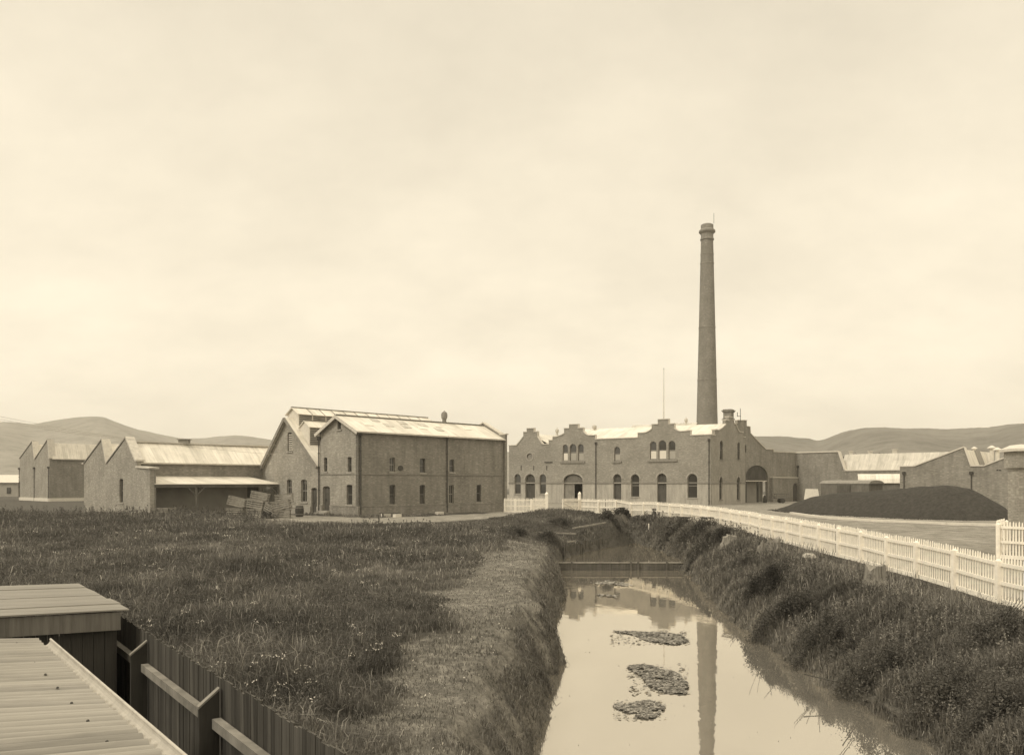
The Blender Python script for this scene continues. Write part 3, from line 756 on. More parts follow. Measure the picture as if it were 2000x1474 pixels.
# veranda
dv = -sannex
zvo = 3.02; xe = (Fs.s(293)); ev = Wall(Fs.A + vA * (sannex), uA, vA); aR = ev.s(549)
vr = MB(); roof_quad(vr, fp(.4, sannex - .15, zvo), fp(aR, sannex - .15, zvo), fp(aR - 1.9, -.0, zvt), fp(.4, -.0, zvt), .07); vr.build('veranda_roof', M['iron'], saw)
vb = MB(); vb.beam(fp(.4, sannex + .05, zvo - .2), fp(aR - .15, sannex + .05, zvo - .2), .12, .26); vb.build('veranda_beam', M['joinery'], saw)
for ppx in (384, 543.5):
    a = ev.s(ppx); p = MB(); p.beam(fp(a, sannex + .05, -.3), fp(a, sannex + .05, zvo - .34), .17, .17)
    for sg in (-1, 1): p.beam(fp(a, sannex + .05, zvo - 1.15), fp(a + sg * .8, sannex + .05, zvo - .36), .09, .09)
    p.build('veranda_post', M['joinery'], saw)
ra = MB(); Wann = Wall(Fs.A + vA * sannex, uA, vA); Wann.slab(ra, [(.38, Zs), (.55, Zs), (.55, zvt + .2), (.38, zvt + .2)], [], 0.0, .3); ra.build('wall_return', M['brick_store'], saw)
vv = MB(); vv.bx(fp(5.8, prof[1][0], prof[1][1] - .15), (1.0, .6, .35)); vv.bx(fp(5.8, prof[1][0], prof[1][1] + .08), (1.25, .8, .08)); vv.build('roof_vent', M['coping_dark'], saw)

# ---- far saw tooth building
def wall_at(px, Y, u, n): x, y = pxpt(px, Y); return Wall((x, y), u, n)
Fd = wall_at(97, 138, vA, uA); Ld = Wall(Fd.A, uA, vA)
far_ = thing('saw_tooth_shed', 'farthest brick shed with two saw teeth and white plinth, at the left end', 'building', (Fd.A.x, Fd.A.y, 0))
pf = [Fd.sz(97, 858.5), Fd.sz(68, 897), Fd.sz(63.5, 862), Fd.sz(38.5, 896)]
zed = Fd.z(97, 895)
wl = MB(); Fd.slab(wl, [(0, Zs), (pf[3][0], Zs), pf[3], pf[2], (pf[1][0] + .1, pf[1][1]), (pf[1][0] - .1, pf[1][1]), (.9, pf[0][1]), (.1, zed)], [], 0, .35); wl.build('gable_wall', M['brick_light'], far_)
sw = MB(); Ld.slab(sw, [(.0, Zs), (45, Zs), (45, zed - .15), (.0, zed - .15)], [], 0.003, .35); sw.build('side_wall', M['brick_store'], far_)
def dp(a, d, z): p = Fd.A + uA * a + vA * d; return (p.x, p.y, z)
rf = MB(); roof_quad(rf, dp(.4, -.2, zed - .08), dp(45, -.2, zed - .08), dp(45, .9, pf[0][1] - .5), dp(.4, .9, pf[0][1] - .5))
roof_quad(rf, dp(45, pf[1][0], pf[1][1] - .4), dp(.4, pf[1][0], pf[1][1] - .4), dp(.4, .9, pf[0][1] - .5), dp(45, .9, pf[0][1] - .5))
roof_quad(rf, dp(.4, pf[1][0] + .1, pf[1][1] - .4), dp(45, pf[1][0] + .1, pf[1][1] - .4), dp(45, pf[2][0], pf[2][1] - .5), dp(.4, pf[2][0], pf[2][1] - .5))
roof_quad(rf, dp(45, pf[3][0], pf[3][1] - .4), dp(.4, pf[3][0], pf[3][1] - .4), dp(.4, pf[2][0], pf[2][1] - .5), dp(45, pf[2][0], pf[2][1] - .5)); rf.build('roof', M['iron'], far_)
cpl = MB(); strip(Fd, cpl, [(.9, pf[0][1]), (.1, zed)], .2, .12, .9); strip(Fd, cpl, [pf[2], (pf[1][0] + .1, pf[1][1])], .2, .12, .9); cpl.build('coping', M['coping'], far_)
cpd = MB(); strip(Fd, cpd, [(pf[1][0] - .1, pf[1][1]), (.9, pf[0][1])], .16, .1, .5); strip(Fd, cpd, [pf[3], pf[2]], .16, .1, .5); cpd.build('coping', M['coping_dark'], far_)
ph = MB(); Fd.boxw(ph, .0, pf[3][0] + .1, Zs, .55, -.15, -.002); Ld.boxw(ph, -.15, 45, Zs, .551, -.15, -.001); ph.build('plinth', M['cream'], far_)
gt = MB(); gt.beam(dp(.3, -.28, zed - .1), dp(45, -.28, zed - .1), .14, .16); gt.build('gutter', M['coping'], far_)
for sp in (.25, pf[1][0], pf[3][0] - .1): downpipe(Fd, far_, sp, 0, pf[1][1] - 1.6)
# little white roofed house at the extreme left
hs = thing('cottage', 'small far cottage with white roof at the left edge', 'building', pxpt(24, 190) + (0,))
hx, hy = pxpt(22, 190); q = MB(); q.bx((hx, hy, 1.2), (6, 5, 4.0)); q.build('wall', M['plaster'], hs)
q = MB(); q.box8([(hx - 3.4, hy - 2.9, 3.2), (hx + 3.4, hy - 2.9, 3.2), (hx + 3.4, hy + 2.9, 3.2), (hx - 3.4, hy + 2.9, 3.2), (hx - 3.3, hy - .1, 5), (hx + 3.3, hy - .1, 5), (hx + 3.3, hy + .1, 5), (hx - 3.3, hy + .1, 5)]); q.build('roof', M['cream'], hs)
q = MB(); q.bx((hx + 1, hy - 2.56, 1.4), (.9, .1, 1.4)); q.build('window', M['glass'], hs)

# ------------------------------------------------------------------ MILL
K = Vector((27.9, 115.0)); uF = Vector((-.83, .557)).normalized(); uB = Vector((-uF.y * -1, 0)); uB = Vector((uF.y, -uF.x))
if uB.y < 0: uB = -uB
FM = Wall(K, uF, uB); KM = Wall(K, uB, uF)          # front (s runs left), flank (s runs back right)
mill = thing('brick_mill', 'long brick mill with stepped Dutch gables and arched windows, behind the white fence', 'building', (K.x, K.y, 0))
top = [(994, 870.4), (1009, 870), (1022.4, 853), (1022.4, 844), (1029, 844), (1029, 837), (1042.8, 837), (1042.8, 843.5), (1049.8, 843.5), (1049.8, 853), (1054, 860), (1060, 868), (1072, 868), (1072, 860),
       (1079.4, 860), (1079.4, 853.6), (1087, 853), (1095, 850.5), (1102, 847), (1102, 837), (1111.7, 837), (1111.7, 829.5), (1129, 829), (1129, 836), (1139, 836), (1139, 843), (1143, 847.5), (1149, 851), (1162.6, 850), (1162.6, 858),
       (1245.7, 855), (1245.7, 846), (1261, 845), (1268, 842), (1273, 838), (1273, 829), (1285, 829), (1285, 819.6), (1306, 819), (1306, 828), (1317, 828), (1317, 837), (1322, 841), (1329, 843), (1348.5, 841), (1348.5, 850.5), (1388, 849)]
tops = [FM.sz(*p) for p in top]
# level the horizontal treads
for i in range(1, len(tops)):
    if abs(top[i][1] - top[i - 1][1]) < 1.6 and abs(top[i][0] - top[i - 1][0]) > 4:
        zz = (tops[i][1] + tops[i - 1][1]) / 2; tops[i] = (tops[i][0], zz); tops[i - 1] = (tops[i - 1][0], zz)
    if top[i][0] == top[i - 1][0]: tops[i] = (tops[i - 1][0], tops[i][1])
tops[-1] = (0.0, tops[-1][1]); LM = tops[0][0]
def mo(px0, px1, y0, y1, kind): return gwin(px0, px1, y0, y1, kind, FM)
upper = [(mo(1099, 1109, 867.5, 899.7, 'round'), 'blind'), (mo(1112.8, 1125.5, 866.5, 899.7, 'round'), 'blind_grey'), (mo(1128.8, 1139.8, 866.8, 899.7, 'round'), 'blind_grey'),
         (mo(1199.6, 1211, 872, 899.7, 'round'), 'blind_grey'),
         (mo(1269.3, 1282, 861.5, 896.8, 'round'), 'blind'), (mo(1286, 1301.3, 859.5, 896.8, 'round'), 'blind'), (mo(1305.6, 1319, 860.5, 896.8, 'round'), 'blind_grey')]
lowerw = [mo(1005, 1017, 925.4, 964, 'round'), mo(1054, 1066.4, 925.7, 964, 'round'), mo(1232.5, 1248.5, 926, 970, 'round'), mo(1342.7, 1361.7, 925, 972, 'round')]
doors = [mo(1026, 1045, 925.7, 980, 'round'), mo(1198, 1213.4, 925.7, 984, 'round'), mo(1283.6, 1301.8, 924.5, 984, 'round')]
doors = [(d[0], d[1], .05, d[3], 'round') for d in doors]
big = mo(1101, 1137.7, 925.7, 984, 'ell'); big = (big[0], big[1], .02, big[3], 'ell')
cc = FM.sz(1034.6, 891.5); circ = [(cc[0] + .55 * math.cos(t), cc[1] + .55 * math.sin(t)) for t in np.linspace(0, 2 * math.pi, 17)[:-1]]
holes = [arch(*u[0]) for u in upper] + [arch(*l) for l in lowerw] + [arch(*d) for d in doors] + [arch(*big), circ]
wl = MB(); FM.slab(wl, [(0, Zs), (LM, Zs)] + tops, holes, 0, .45); wl.build('front_wall', M['brick_mill'], mill)
for o, bl in upper: window(FM, mill, *o, frame='sash', blind=bl, sill=False, depth=.2)
for g in ((1095, 1142.6, 902.5), (1196, 1214, 902), (1264.6, 1323, 899.6)):
    q = MB(); zz = FM.z((g[0] + g[1]) / 2, g[2]); FM.boxw(q, min(FM.s(g[0]), FM.s(g[1])), max(FM.s(g[0]), FM.s(g[1])), zz - .14, zz + .16, -.16, -.002); q.build('sill', M['coping_dark'], mill)
for o in lowerw: window(FM, mill, *o, frame='sash', hood=True, depth=.22, spring=3.14)
for i, o in enumerate(doors):
    dd = door(FM, mill, *o, kind2 if False else 'round') if False else door(FM, mill, o[0], o[1], o[2], o[3], 'round', 'door', .32)
    q = MB(); FM.boxw(q, o[0] + .02, o[1] - .02, 3.04, 3.2, .12, .27); q.build('transom', M['stone'], dd)
    h = MB(); c = (o[0] + o[1]) / 2; w = o[1] - o[0]; zs = o[3] - w / 2
    for k in range(12):
        a0, a1 = math.pi * k / 12, math.pi * (k + 1) / 12
        qq = lambda a, e: (c + (w / 2 + e) * math.cos(a), zs + (w / 2 + e) * math.sin(a))
        FM.slab(h, [qq(a0, .03), qq(a0, .28), qq(a1, .28), qq(a1, .03)], [], -.06, -.003)
    FM.boxw(h, c - .1, c + .1, o[3] + .04, o[3] + .45, -.1, -.062); h.build('hood_mould', M['stone'], dd)
# big cart entrance: left leaf shut, right side open and dark
s0, s1 = big[0], big[1]; wm = (s0 + s1) / 2
q = MB(); FM.boxw(q, wm - .1, s1 - .08, .05, 3.05, .3, .38)
for k in range(1, 9): sc_ = wm + (s1 - wm) * k / 9; FM.boxw(q, sc_ - .012, sc_ + .012, .08, 3.0, .285, .298)
bd = q.build('cart_door', M['door_pale'], mill)
q = MB(); FM.slab(q, [(s0 + .04, 3.06), (s1 - .04, 3.06)] + [(wm + (s1 - s0 - .1) / 2 * math.cos(math.pi * k / 12), 3.06 + (big[3] - 3.14) * math.sin(math.pi * k / 12)) for k in range(1, 12)], [], .25, .3); q.build('tympanum', M['joinery'], bd)
q = MB(); FM.boxw(q, s0 + .01, s1 - .01, 3.0, 3.14, .1, .24); q.build('lintel', M['stone'], bd)
h = MB(); w = s1 - s0; rise_ = w * .3; zs = big[3] - rise_
for k in range(14):
    a0, a1 = math.pi * k / 14, math.pi * (k + 1) / 14
    qq = lambda a, e: (wm + (w / 2 + e) * math.cos(a), zs + (rise_ + e) * math.sin(a))
    FM.slab(h, [qq(a0, .04), qq(a0, .3), qq(a1, .3), qq(a1, .04)], [], -.07, -.003)
FM.boxw(h, wm - .14, wm + .14, big[3] + .05, big[3] + .6, -.12, -.072); h.build('hood_mould', M['stone'], bd)
# round window
cf = MB(); FM.slab(cf, [(cc[0] + .75 * math.cos(t), cc[1] + .75 * math.sin(t)) for t in np.linspace(0, 2 * math.pi, 17)[:-1]], [[(cc[0] + .56 * math.cos(t), cc[1] + .56 * math.sin(t)) for t in np.linspace(0, 2 * math.pi, 17)[:-1]]], -.05, -.003)
co_ = cf.build('round_window', M['stone'], mill); q = MB(); FM.slab(q, [(cc[0] + .54 * math.cos(t), cc[1] + .54 * math.sin(t)) for t in np.linspace(0, 2 * math.pi, 17)[:-1]], [], .15, .2); q.build('pane', M['coping_dark'], co_)
# band at first floor
cuts = [(o[0] - .0, o[1] + .0) for o in lowerw + doors + [big]]
cuts = [(a - .04, b + .04) for a, b in cuts]
bd = MB(); gaps(FM, bd, -.1, LM, 3.02, 3.2, -.1, -.004, cuts); bd.build('string_course', M['coping_dark'], mill)
cp = MB(); strip(FM, cp, tops, .13, .1, .55); 
for a, b in zip(tops[:-1], tops[1:]):
    if abs(a[0] - b[0]) < .02: FM.boxw(cp, a[0] - .02, a[0] + .02, min(a[1], b[1]), max(a[1], b[1]) - .02, -.05, .5)
cp.build('coping', M['coping'], mill)
for (px, y0) in ((1388.5, 860), (1167, 866)): downpipe(FM, mill, FM.s(px) + .25, 0, FM.z(px, y0))
lat = MB()
for px in (1018, 1042.5, 1068): FM.boxw(lat, FM.s(px) - .05, FM.s(px) + .05, FM.z(px, 918), FM.z(px, 909), -.06, -.004)
FM.boxw(lat, FM.s(1079), FM.s(1064), FM.z(1070, 903), FM.z(1070, 901.5), -.12, -.004)
lat.build('tie_plate', M['iron_dark'], mill)
# flank gable
ft = [(1388.3, 849.5), (1396.6, 850), (1396.6, 840), (1403, 840), (1410, 836), (1417, 829), (1417, 821), (1423, 821), (1423, 815), (1430, 815), (1430, 820.5), (1434, 821), (1434, 829), (1437, 829), (1439, 837), (1443, 844), (1451, 844), (1451, 854), (1455, 854)]
fts = [KM.sz(*p) for p in ft]; fts[0] = (0.0, fts[0][1]); LF = fts[-1][0]
for i in range(1, len(fts)):
    if abs(ft[i][1] - ft[i - 1][1]) < 1.1 and abs(ft[i][0] - ft[i - 1][0]) > 2:
        zz = (fts[i][1] + fts[i - 1][1]) / 2; fts[i] = (fts[i][0], zz); fts[i - 1] = (fts[i - 1][0], zz)
    if ft[i][0] == ft[i - 1][0]: fts[i] = (fts[i - 1][0], fts[i][1])
fo = [gwin(1405.7, 1412.3, 860, 897, 'round', KM), gwin(1440.4, 1445.5, 863, 897, 'round', KM), gwin(1405, 1411, 931, 975.5, 'round', KM), gwin(1439, 1445, 931, 975.5, 'round', KM)]
wl = MB(); KM.slab(wl, [(0.46, Zs), (LF, Zs)] + [p for p in fts[::-1] if p[0] > .46] + [(0.46, fts[0][1])], [arch(*o) for o in fo], 0, .45); wl.build('flank_wall', M['brick_flank'], mill)
for i, o in enumerate(fo):
    window(KM, mill, *o, frame='joinery', mid=True, sillmat='coping_dark', hood=(i > 1), depth=.18)
bd = MB(); gaps(KM, bd, 0, LF, 3.0, 3.18, -.09, -.004, [(o[0] - .04, o[1] + .04) for o in fo[2:]]); bd.build('string_course', M['coping_dark'], mill)
cp = MB(); strip(KM, cp, fts, .14, .12, .6); cp.build('coping', M['coping'], mill)
zr0 = 9.7; zrid = 12.0; half = LF / 2
def mp(s, d, z): p = K + uF * s + uB * d; return (p.x, p.y, z)
sW = FM.s(1072)
rf = MB(); roof_quad(rf, mp(.4, .4, zr0 - .3), mp(sW, .4, zr0 - .3), mp(sW, half, zrid - .1), mp(.4, half, zrid - .1)); roof_quad(rf, mp(sW, LF, zr0 - .3), mp(.4, LF, zr0 - .3), mp(.4, half, zrid - .1), mp(sW, half, zrid - .1))
zg = FM.z(1036, 846); gm = FM.s(1036); 
roof_quad(rf, mp(sW - .5, .4, FM.z(1066, 871)), mp(sW - .5, 22, FM.z(1066, 871)), mp(gm, 22, zg), mp(gm, .4, zg)); roof_quad(rf, mp(LM, 22, FM.z(1000, 874)), mp(LM, .4, FM.z(1000, 874)), mp(gm, .4, zg), mp(gm, 22, zg))
rf.build('roof', M['iron'], mill)
bw = MB(); Wb_ = Wall(K + uB * LF, uF, uB); Wb_.slab(bw, [(.45, Zs), (LM, Zs), (LM, 8.2), (sW, 8.2), (sW, zr0 - .35), (.45, zr0 - .35)], [], -.4, -.01)
Wl2 = Wall(K + uF * LM, uB, -uF); Wl2.slab(bw, [(.45, Zs), (22, Zs), (22, FM.z(1000, 875) - .2), (.45, FM.z(1000, 875) - .2)], [], .0, .4)
bw.build('rear_wall', M['brick_mill'], mill)
# floor inside so that windows look dark
# roof ventilators
def cowl(par, p, s=1.0, ball=False):
    v = MB()
    if ball: v.lathe(p, [(.3 * s, 0), (.16 * s, .25 * s), (.14 * s, .5 * s), (.4 * s, .65 * s), (.5 * s, .95 * s), (.4 * s, 1.25 * s), (.1 * s, 1.4 * s)], 12)
    else: v.lathe(p, [(.55 * s, -.3), (.3 * s, .35 * s), (.26 * s, .7 * s), (.42 * s, .8 * s), (.5 * s, 1.2 * s), (.45 * s, 1.55 * s), (.2 * s, 1.85 * s), (.05 * s, 2.0 * s), (.03 * s, 2.4 * s)], 12)
    return v.build('ventilator', M['iron_dull'], par, True)
def mpx(px, py, d, dz=0):
    W = Wall(K + uB * d, uF, uB); s = W.s(px); return tuple(W.P(s, W.z(px, py)))
cowl(mill, mpx(1088, 850, 10), .62 * 1.0); cowl(mill, mpx(1161, 843, 7), .8, True); cowl(mill, mpx(1340, 829, 11), .55)
# brick chimney stack on flank gable
cs = KM.P(KM.s(1432), 0, .72); q = MB(); rot = Matrix.Rotation(math.atan2(uF.y, uF.x), 4, 'Z')
q.bx((cs[0], cs[1], 12.0), (1.2, 1.2, 3.4), rot); q.bx((cs[0], cs[1], 12.75), (1.42, 1.42, .14), rot); q.bx((cs[0], cs[1], 13.78), (1.42, 1.42, .14), rot); q.bx((cs[0], cs[1], 13.93), (1.62, 1.62, .155), rot); q.bx((cs[0], cs[1], 14.08), (1.3, 1.3, .14), rot)
q.build('chimney', M['brick_stack'], mill)
# rear range ridge
rr = MB(); a = Vector(mpx(1236, 831, 14)); b_ = Vector(mpx(1362, 824, 14)); zt = (a.z + b_.z) / 2
uu = (Vector((b_.x, b_.y, 0)) - Vector((a.x, a.y, 0))).normalized(); nn = Vector((uB.x, uB.y, 0))
roof_quad(rr, Vector((a.x, a.y, zt - 2.6)) - nn * 4.2, Vector((b_.x, b_.y, zt - 2.6)) - nn * 4.2, Vector((b_.x, b_.y, zt)), Vector((a.x, a.y, zt)) )
roof_quad(rr, Vector((b_.x, b_.y, zt - 2.6)) + nn * 4.2, Vector((a.x, a.y, zt - 2.6)) + nn * 4.2, Vector((a.x, a.y, zt)), Vector((b_.x, b_.y, zt)))
rear = thing('rear_range', 'second roof ridge of pale iron rising just behind the mill roof', 'building', (a.x, a.y, 0))
rr.build('roof', M['iron_dull'], rear)
q = MB(); wq = Wall((a.x, a.y), (uu.x, uu.y), (nn.x, nn.y)); Lq = (Vector((b_.x, b_.y)) - Vector((a.x, a.y))).length
we_ = Wall((b_.x, b_.y), (nn.x, nn.y), (-uu.x, -uu.y)); we_.slab(q, [(-4.0, 0), (4.0, 0), (4.0, zt - 2.7), (0, zt - .15), (-4.0, zt - 2.7)], [], .1, .4)
wq.boxw(q, 0, Lq - .5, 0, zt - 2.8, 3.6, 4.0); q.build('wall', M['brick_mill'], rear)
# telegraph bracket on second gable
tb = thing('wire_bracket', 'thin iron wire bracket standing on the second gable of the mill', 'bracket', mpx(1446, 822, 13))
q = MB(); p = Vector(mpx(1446, 824, 13)); q.tube(p, p + Vector((0, 0, 2.1)), .045, 6); q.tube(p + Vector((-.45, 0, .9)), p + Vector((.1, 0, .9)), .04, 6); q.tube(p + Vector((-.45, 0, .85)), p + Vector((-.45, 0, 1.5)), .05, 6); q.build('bracket_rod', M['iron_dark'], tb)

# ---- gatehouse wing : second gable with cart arch, then angled wall
P0 = Vector(pxpt(1436, 128.6)); P1 = Vector(pxpt(1555, 140)); u2 = (P1 - P0).normalized(); n2 = Vector((-u2.y, u2.x))
W2 = Wall(P0, u2, n2)
wing = thing('arched_wing', 'brick wing with stepped gable and wide cart arch, right of the mill', 'building', (P0.x, P0.y, 0))
g2 = [(1437, 826), (1440, 826), (1440, 821), (1458.5, 821.5), (1458.8, 833), (1464.2, 833.6), (1464.8, 846), (1480, 862), (1495.7, 877.5), (1509.7, 877.5), (1510.2, 882.5), (1554.9, 884.6)]
g2s = [W2.sz(*p) for p in g2]
ar = gwin(1456.5, 1499.5, 908.5, 986, 'ell', W2); ar = (ar[0], ar[1], -.3, ar[3], 'ell')
sm_w = gwin(1455.2, 1457.6, 869, 883, 'flat', W2)
wl = MB(); W2.slab(wl, [(g2s[0][0], Zs), (g2s[-1][0], Zs)] + g2s[::-1], [[p for p in arch(ar[0], ar[1], Zs + .02, ar[3], 'ell', 14)], arch(*sm_w)], 0, .45); wl.build('gable_wall', M['brick_yard'], wing)
cp = MB(); strip(W2, cp, g2s[:8] + [g2s[8]], .12, .1, .55); strip(W2, cp, g2s[8:], .16, .12, .6); cp.build('coping', M['coping'], wing)
am = (ar[0] + ar[1]) / 2; aw = ar[1] - ar[0]; zsp = W2.z(1478, 938)
q = MB(); n_ = 16; outl = [(ar[0] + .02, zsp), (ar[1] - .02, zsp)] + [p for p in arch(ar[0] + .02, ar[1] - .02, 0, ar[3] - .02, 'ell', 14)[2:] if p[1] > zsp + .01]
W2.slab(q, outl, [], .25, .32)
for k in range(1, 16):
    sc_ = ar[0] + aw * k / 16; zt_ = ar[3] - aw * .3 + aw * .3 * math.sqrt(max(0, 1 - ((sc_ - am) / (aw / 2)) ** 2)) - .1
    if zt_ > zsp + .1: W2.boxw(q, sc_ - .02, sc_ + .02, zsp + .05, zt_, .235, .248)
ti = q.build('arch_boarding', M['door'], wing)
q = MB(); W2.boxw(q, ar[0] + .01, ar[1] - .01, zsp - .14, zsp - .002, .12, .33); q.build('lintel', M['cream'], wing)
for px in (1458.6, 1482):
    q = MB(); sc_ = W2.s(px); W2.boxw(q, sc_ - .16, sc_ + .16, Zs, zsp - .145, .1, .3); q.build('arch_post', M['iron_dark'], wing)
q = MB(); W2.slab(q, [(ar[0] - .5, Zs), (ar[1] + 1, Zs), (ar[1] + 1, zsp), (ar[0] - .5, zsp)], [], 1.6, 1.9); q.build('inner_wall', M['plaster'], wing)
window(W2, wing, *sm_w, frame='joinery', mid=False, sill=False)
rr = MB(); gpk = W2.s(1449); zpk = W2.z(1449, 826); gr_ = W2.s(1500); zgr = W2.z(1500, 881)
def wp(s, d, z): return W2.P(s, z, d)
roof_quad(rr, wp(gr_, .45, zgr), wp(gr_, 14, zgr), wp(gpk, 14, zpk - .3), wp(gpk, .45, zpk - .3)); roof_quad(rr, wp(-7, 14, zgr), wp(-7, .46, zgr), wp(gpk, .46, zpk - .3), wp(gpk, 14, zpk - .3)); rr.build('roof', M['iron_dull'], wing)
# low front wall with white coping and round headed doorway
zlw = W2.z(1520, 933); dW = gwin(1543.5, 1555.5, 943, 984, 'round', W2); dW = (dW[0], dW[1] - .3, -.2, dW[3], 'round')
q = MB(); W2.slab(q, [(W2.s(1504), Zs), (g2s[-1][0] - .2, Zs), (g2s[-1][0] - .2, zlw), (W2.s(1504), zlw)], [arch(*dW)], -.5, -.02); q.build('low_wall', M['brick_yard'], wing)
q = MB(); W2.boxw(q, W2.s(1504) - .05, g2s[-1][0] - .15, zlw + .003, zlw + .14, -.58, -.02); q.build('coping', M['cream'], wing)
q = MB(); W2.slab(q, offset_arch(*dW[:4], 'round', .02), [], -.3, -.2); q.build('door', M['door'], wing)
# angled wall and saw tooth shed behind the coal
P3 = Vector(pxpt(1640, 134.5)); u3 = (P3 - P1).normalized(); n3 = Vector((-u3.y, u3.x)); n3 = n3 if n3.y > 0 else -n3
W3 = Wall(P1, u3, n3)
yard_shed = thing('boundary_shed', 'brick shed with white coping and striped iron roof behind the coal heap', 'building', (P1.x, P1.y, 0))
t3 = [(1555, 884.8), (1637, 882.5), (1649.5, 915), (1760, 918.5), (1860, 921)]
t3s = [W3.sz(*p) for p in t3]; t3s[2] = (t3s[2][0], t3s[3][1])
wl = MB(); W3.slab(wl, [(0.01, Zs), (t3s[-1][0], Zs), (t3s[-1][0], t3s[3][1]), t3s[2], t3s[1], (0.01, t3s[0][1])], [], 0, .4); wl.build('wall', M['brick_yard'], yard_shed)
cp = MB(); strip(W3, cp, t3s[:4] + [(t3s[-1][0], t3s[3][1])], .2, .14, .6); cp.build('coping', M['cream'], yard_shed)
rr = MB(); zb_ = t3s[3][1] - .05; dR = 3.2; zt_ = CAMZ + (HZ - 891) * (P3.y + dR) / F + .3
L3 = t3s[-1][0]
roof_quad(rr, W3.P(t3s[2][0] - .9, zb_, .4), W3.P(L3, zb_, .4), W3.P(L3, zt_, dR), W3.P(t3s[1][0] - .3, zt_, dR)); rr.build('roof', M['iron_dull'], yard_shed)
downpipe(W3, yard_shed, .35, 0, W3.z(1557, 912))
wb = MB(); W3.slab(wb, [(0.4, Zs), (L3, Zs), (L3, zt_ - .3), (0.4, zt_ - .3)], [], dR + .2, dR + .5); wb.build('rear_wall', M['brick_yard'], yard_shed)
# curved roof lean-to
lt = thing('lean_to', 'lean to with curved pale iron roof between coal heap and brick gable', 'building', pxpt(1715, 116) + (0,))
A_ = Vector(pxpt(1676, 118)); B_ = Vector(pxpt(1762, 116)); wL = Wall(A_, (B_ - A_), Vector((-(B_ - A_).y, (B_ - A_).x)) * (1 if (B_ - A_).x > 0 else -1))
LL = (B_ - A_).length; z1_, z0_ = wL.z(1700, 925), wL.z(1700, 943); q = MB()
pr = [(0, z0_), (.25, z0_ + (z1_ - z0_) * .45), (.8, z0_ + (z1_ - z0_) * .8), (1.6, z1_)]
for (d0, za_), (d1, zb2) in zip(pr[:-1], pr[1:]): roof_quad(q, wL.P(0, za_, d0), wL.P(LL, za_, d0), wL.P(LL, zb2, d1), wL.P(0, zb2, d1), .08)
q.build('roof', M['iron'], lt)
q = MB(); wL.boxw(q, .1, LL - .05, Zs, z0_ - .02, .3, .6); q.build('wall', M['joinery'], lt); q = MB(); wL.boxw(q, LL * .42, LL * .55, .2, z0_ - .4, .25, .298); q.build('window', M['dark'], lt)
# railway van
van = thing('railway_van', 'dark railway goods van with curved roof standing behind the coal heap', 'railway wagon', pxpt(1655, 104) + (0,))
A_ = Vector(pxpt(1603, 106)); B_ = Vector(pxpt(1697, 99)); wV = Wall(A_, (B_ - A_), Vector((-(B_ - A_).y, (B_ - A_).x))); LL = (B_ - A_).length
z1_ = wV.z(1650, 944.5); DV = 2.3; q = MB(); wV.boxw(q, 0, LL, .9, z1_, 0, DV)
for k in range(1, 24): wV.boxw(q, LL * k / 24 - .02, LL * k / 24 + .02, .95, z1_ - .05, -.02, -.002)
q.build('body', M['joinery'], van)
q = MB(); n_ = 8
for k in range(n_):
    a0, a1 = math.pi * k / n_, math.pi * (k + 1) / n_
    d0, d1 = DV / 2 - (DV / 2 + .1) * math.cos(a0), DV / 2 - (DV / 2 + .1) * math.cos(a1)
    q.face([wV.P(-.15, z1_ + .45 * math.sin(a0), d0), wV.P(LL + .15, z1_ + .45 * math.sin(a0), d0), wV.P(LL + .15, z1_ + .45 * math.sin(a1), d1), wV.P(-.15, z1_ + .45 * math.sin(a1), d1)])
for s_ in (-.15, LL + .15): q.face([wV.P(s_, z1_ + .45 * math.sin(math.pi * k / n_), DV / 2 - (DV / 2 + .1) * math.cos(math.pi * k / n_)) for k in range(n_ + 1)])
q.build('roof', M['coping_dark'], van)
q = MB(); wV.boxw(q, LL * .36, LL * .64, .95, z1_ - .15, -.07, -.022); q.build('sliding_door', M['door'], van)
for s_ in (1.2, LL - 1.2):
    for d_ in (.25, DV - .35):
        q = MB(); c = wV.P(s_, .5, d_); q.tube(c, c + Vector((wV.n.x, wV.n.y, 0)) * .12, .45, 16); q.build('wheel', M['iron_dark'], van)
# tilted white sheet
sh = MB(); A_ = Vector(pxpt(1574, 108)); sh.box8([(A_.x - .35, A_.y, 0.2), (A_.x + 2.0, A_.y + .2, 0.2), (A_.x + 2.0, A_.y + .26, .2), (A_.x - .35, A_.y + .06, .2), (A_.x + .3, A_.y + .9, 2.35), (A_.x + 2.0, A_.y + 1.1, 2.3), (A_.x + 2.0, A_.y + 1.16, 2.3), (A_.x + .3, A_.y + .96, 2.35)])
tag(sh.build('canvas_sheet', M['cream']), 'pale sheet leaning beside the left end of the railway van', 'sheet')

# ---- right saw tooth shed
RA = Vector(pxpt(1757.5, 95)); RB = Vector(pxpt(1990, 87)); uR = (RB - RA).normalized(); nR = Vector((-uR.y, uR.x)); W5 = Wall(RA, uR, nR)
rs = thing('saw_tooth_shed', 'brick shed with white coped saw teeth behind the coal heap, at the right edge', 'building', (RA.x, RA.y, 0))
t5 = [(1757.5, 911.5), (1785, 911), (1882.5, 874), (1895.5, 910.5), (1922, 910), (1990, 884), (2040, 864), (2052, 900)]
t5s = [W5.sz(*p) for p in t5]; t5s[1] = (t5s[1][0], t5s[0][1]); t5s[4] = (t5s[4][0], t5s[3][1])
wl = MB(); W5.slab(wl, [(t5s[0][0], Zs), (t5s[-1][0], Zs)] + t5s[::-1], [], 0, .4); wl.build('gable_wall', M['brick_yard'], rs)
cp = MB(); strip(W5, cp, t5s, .13, .1, .5); cp.build('coping', M['cream'], rs)
rr = MB()
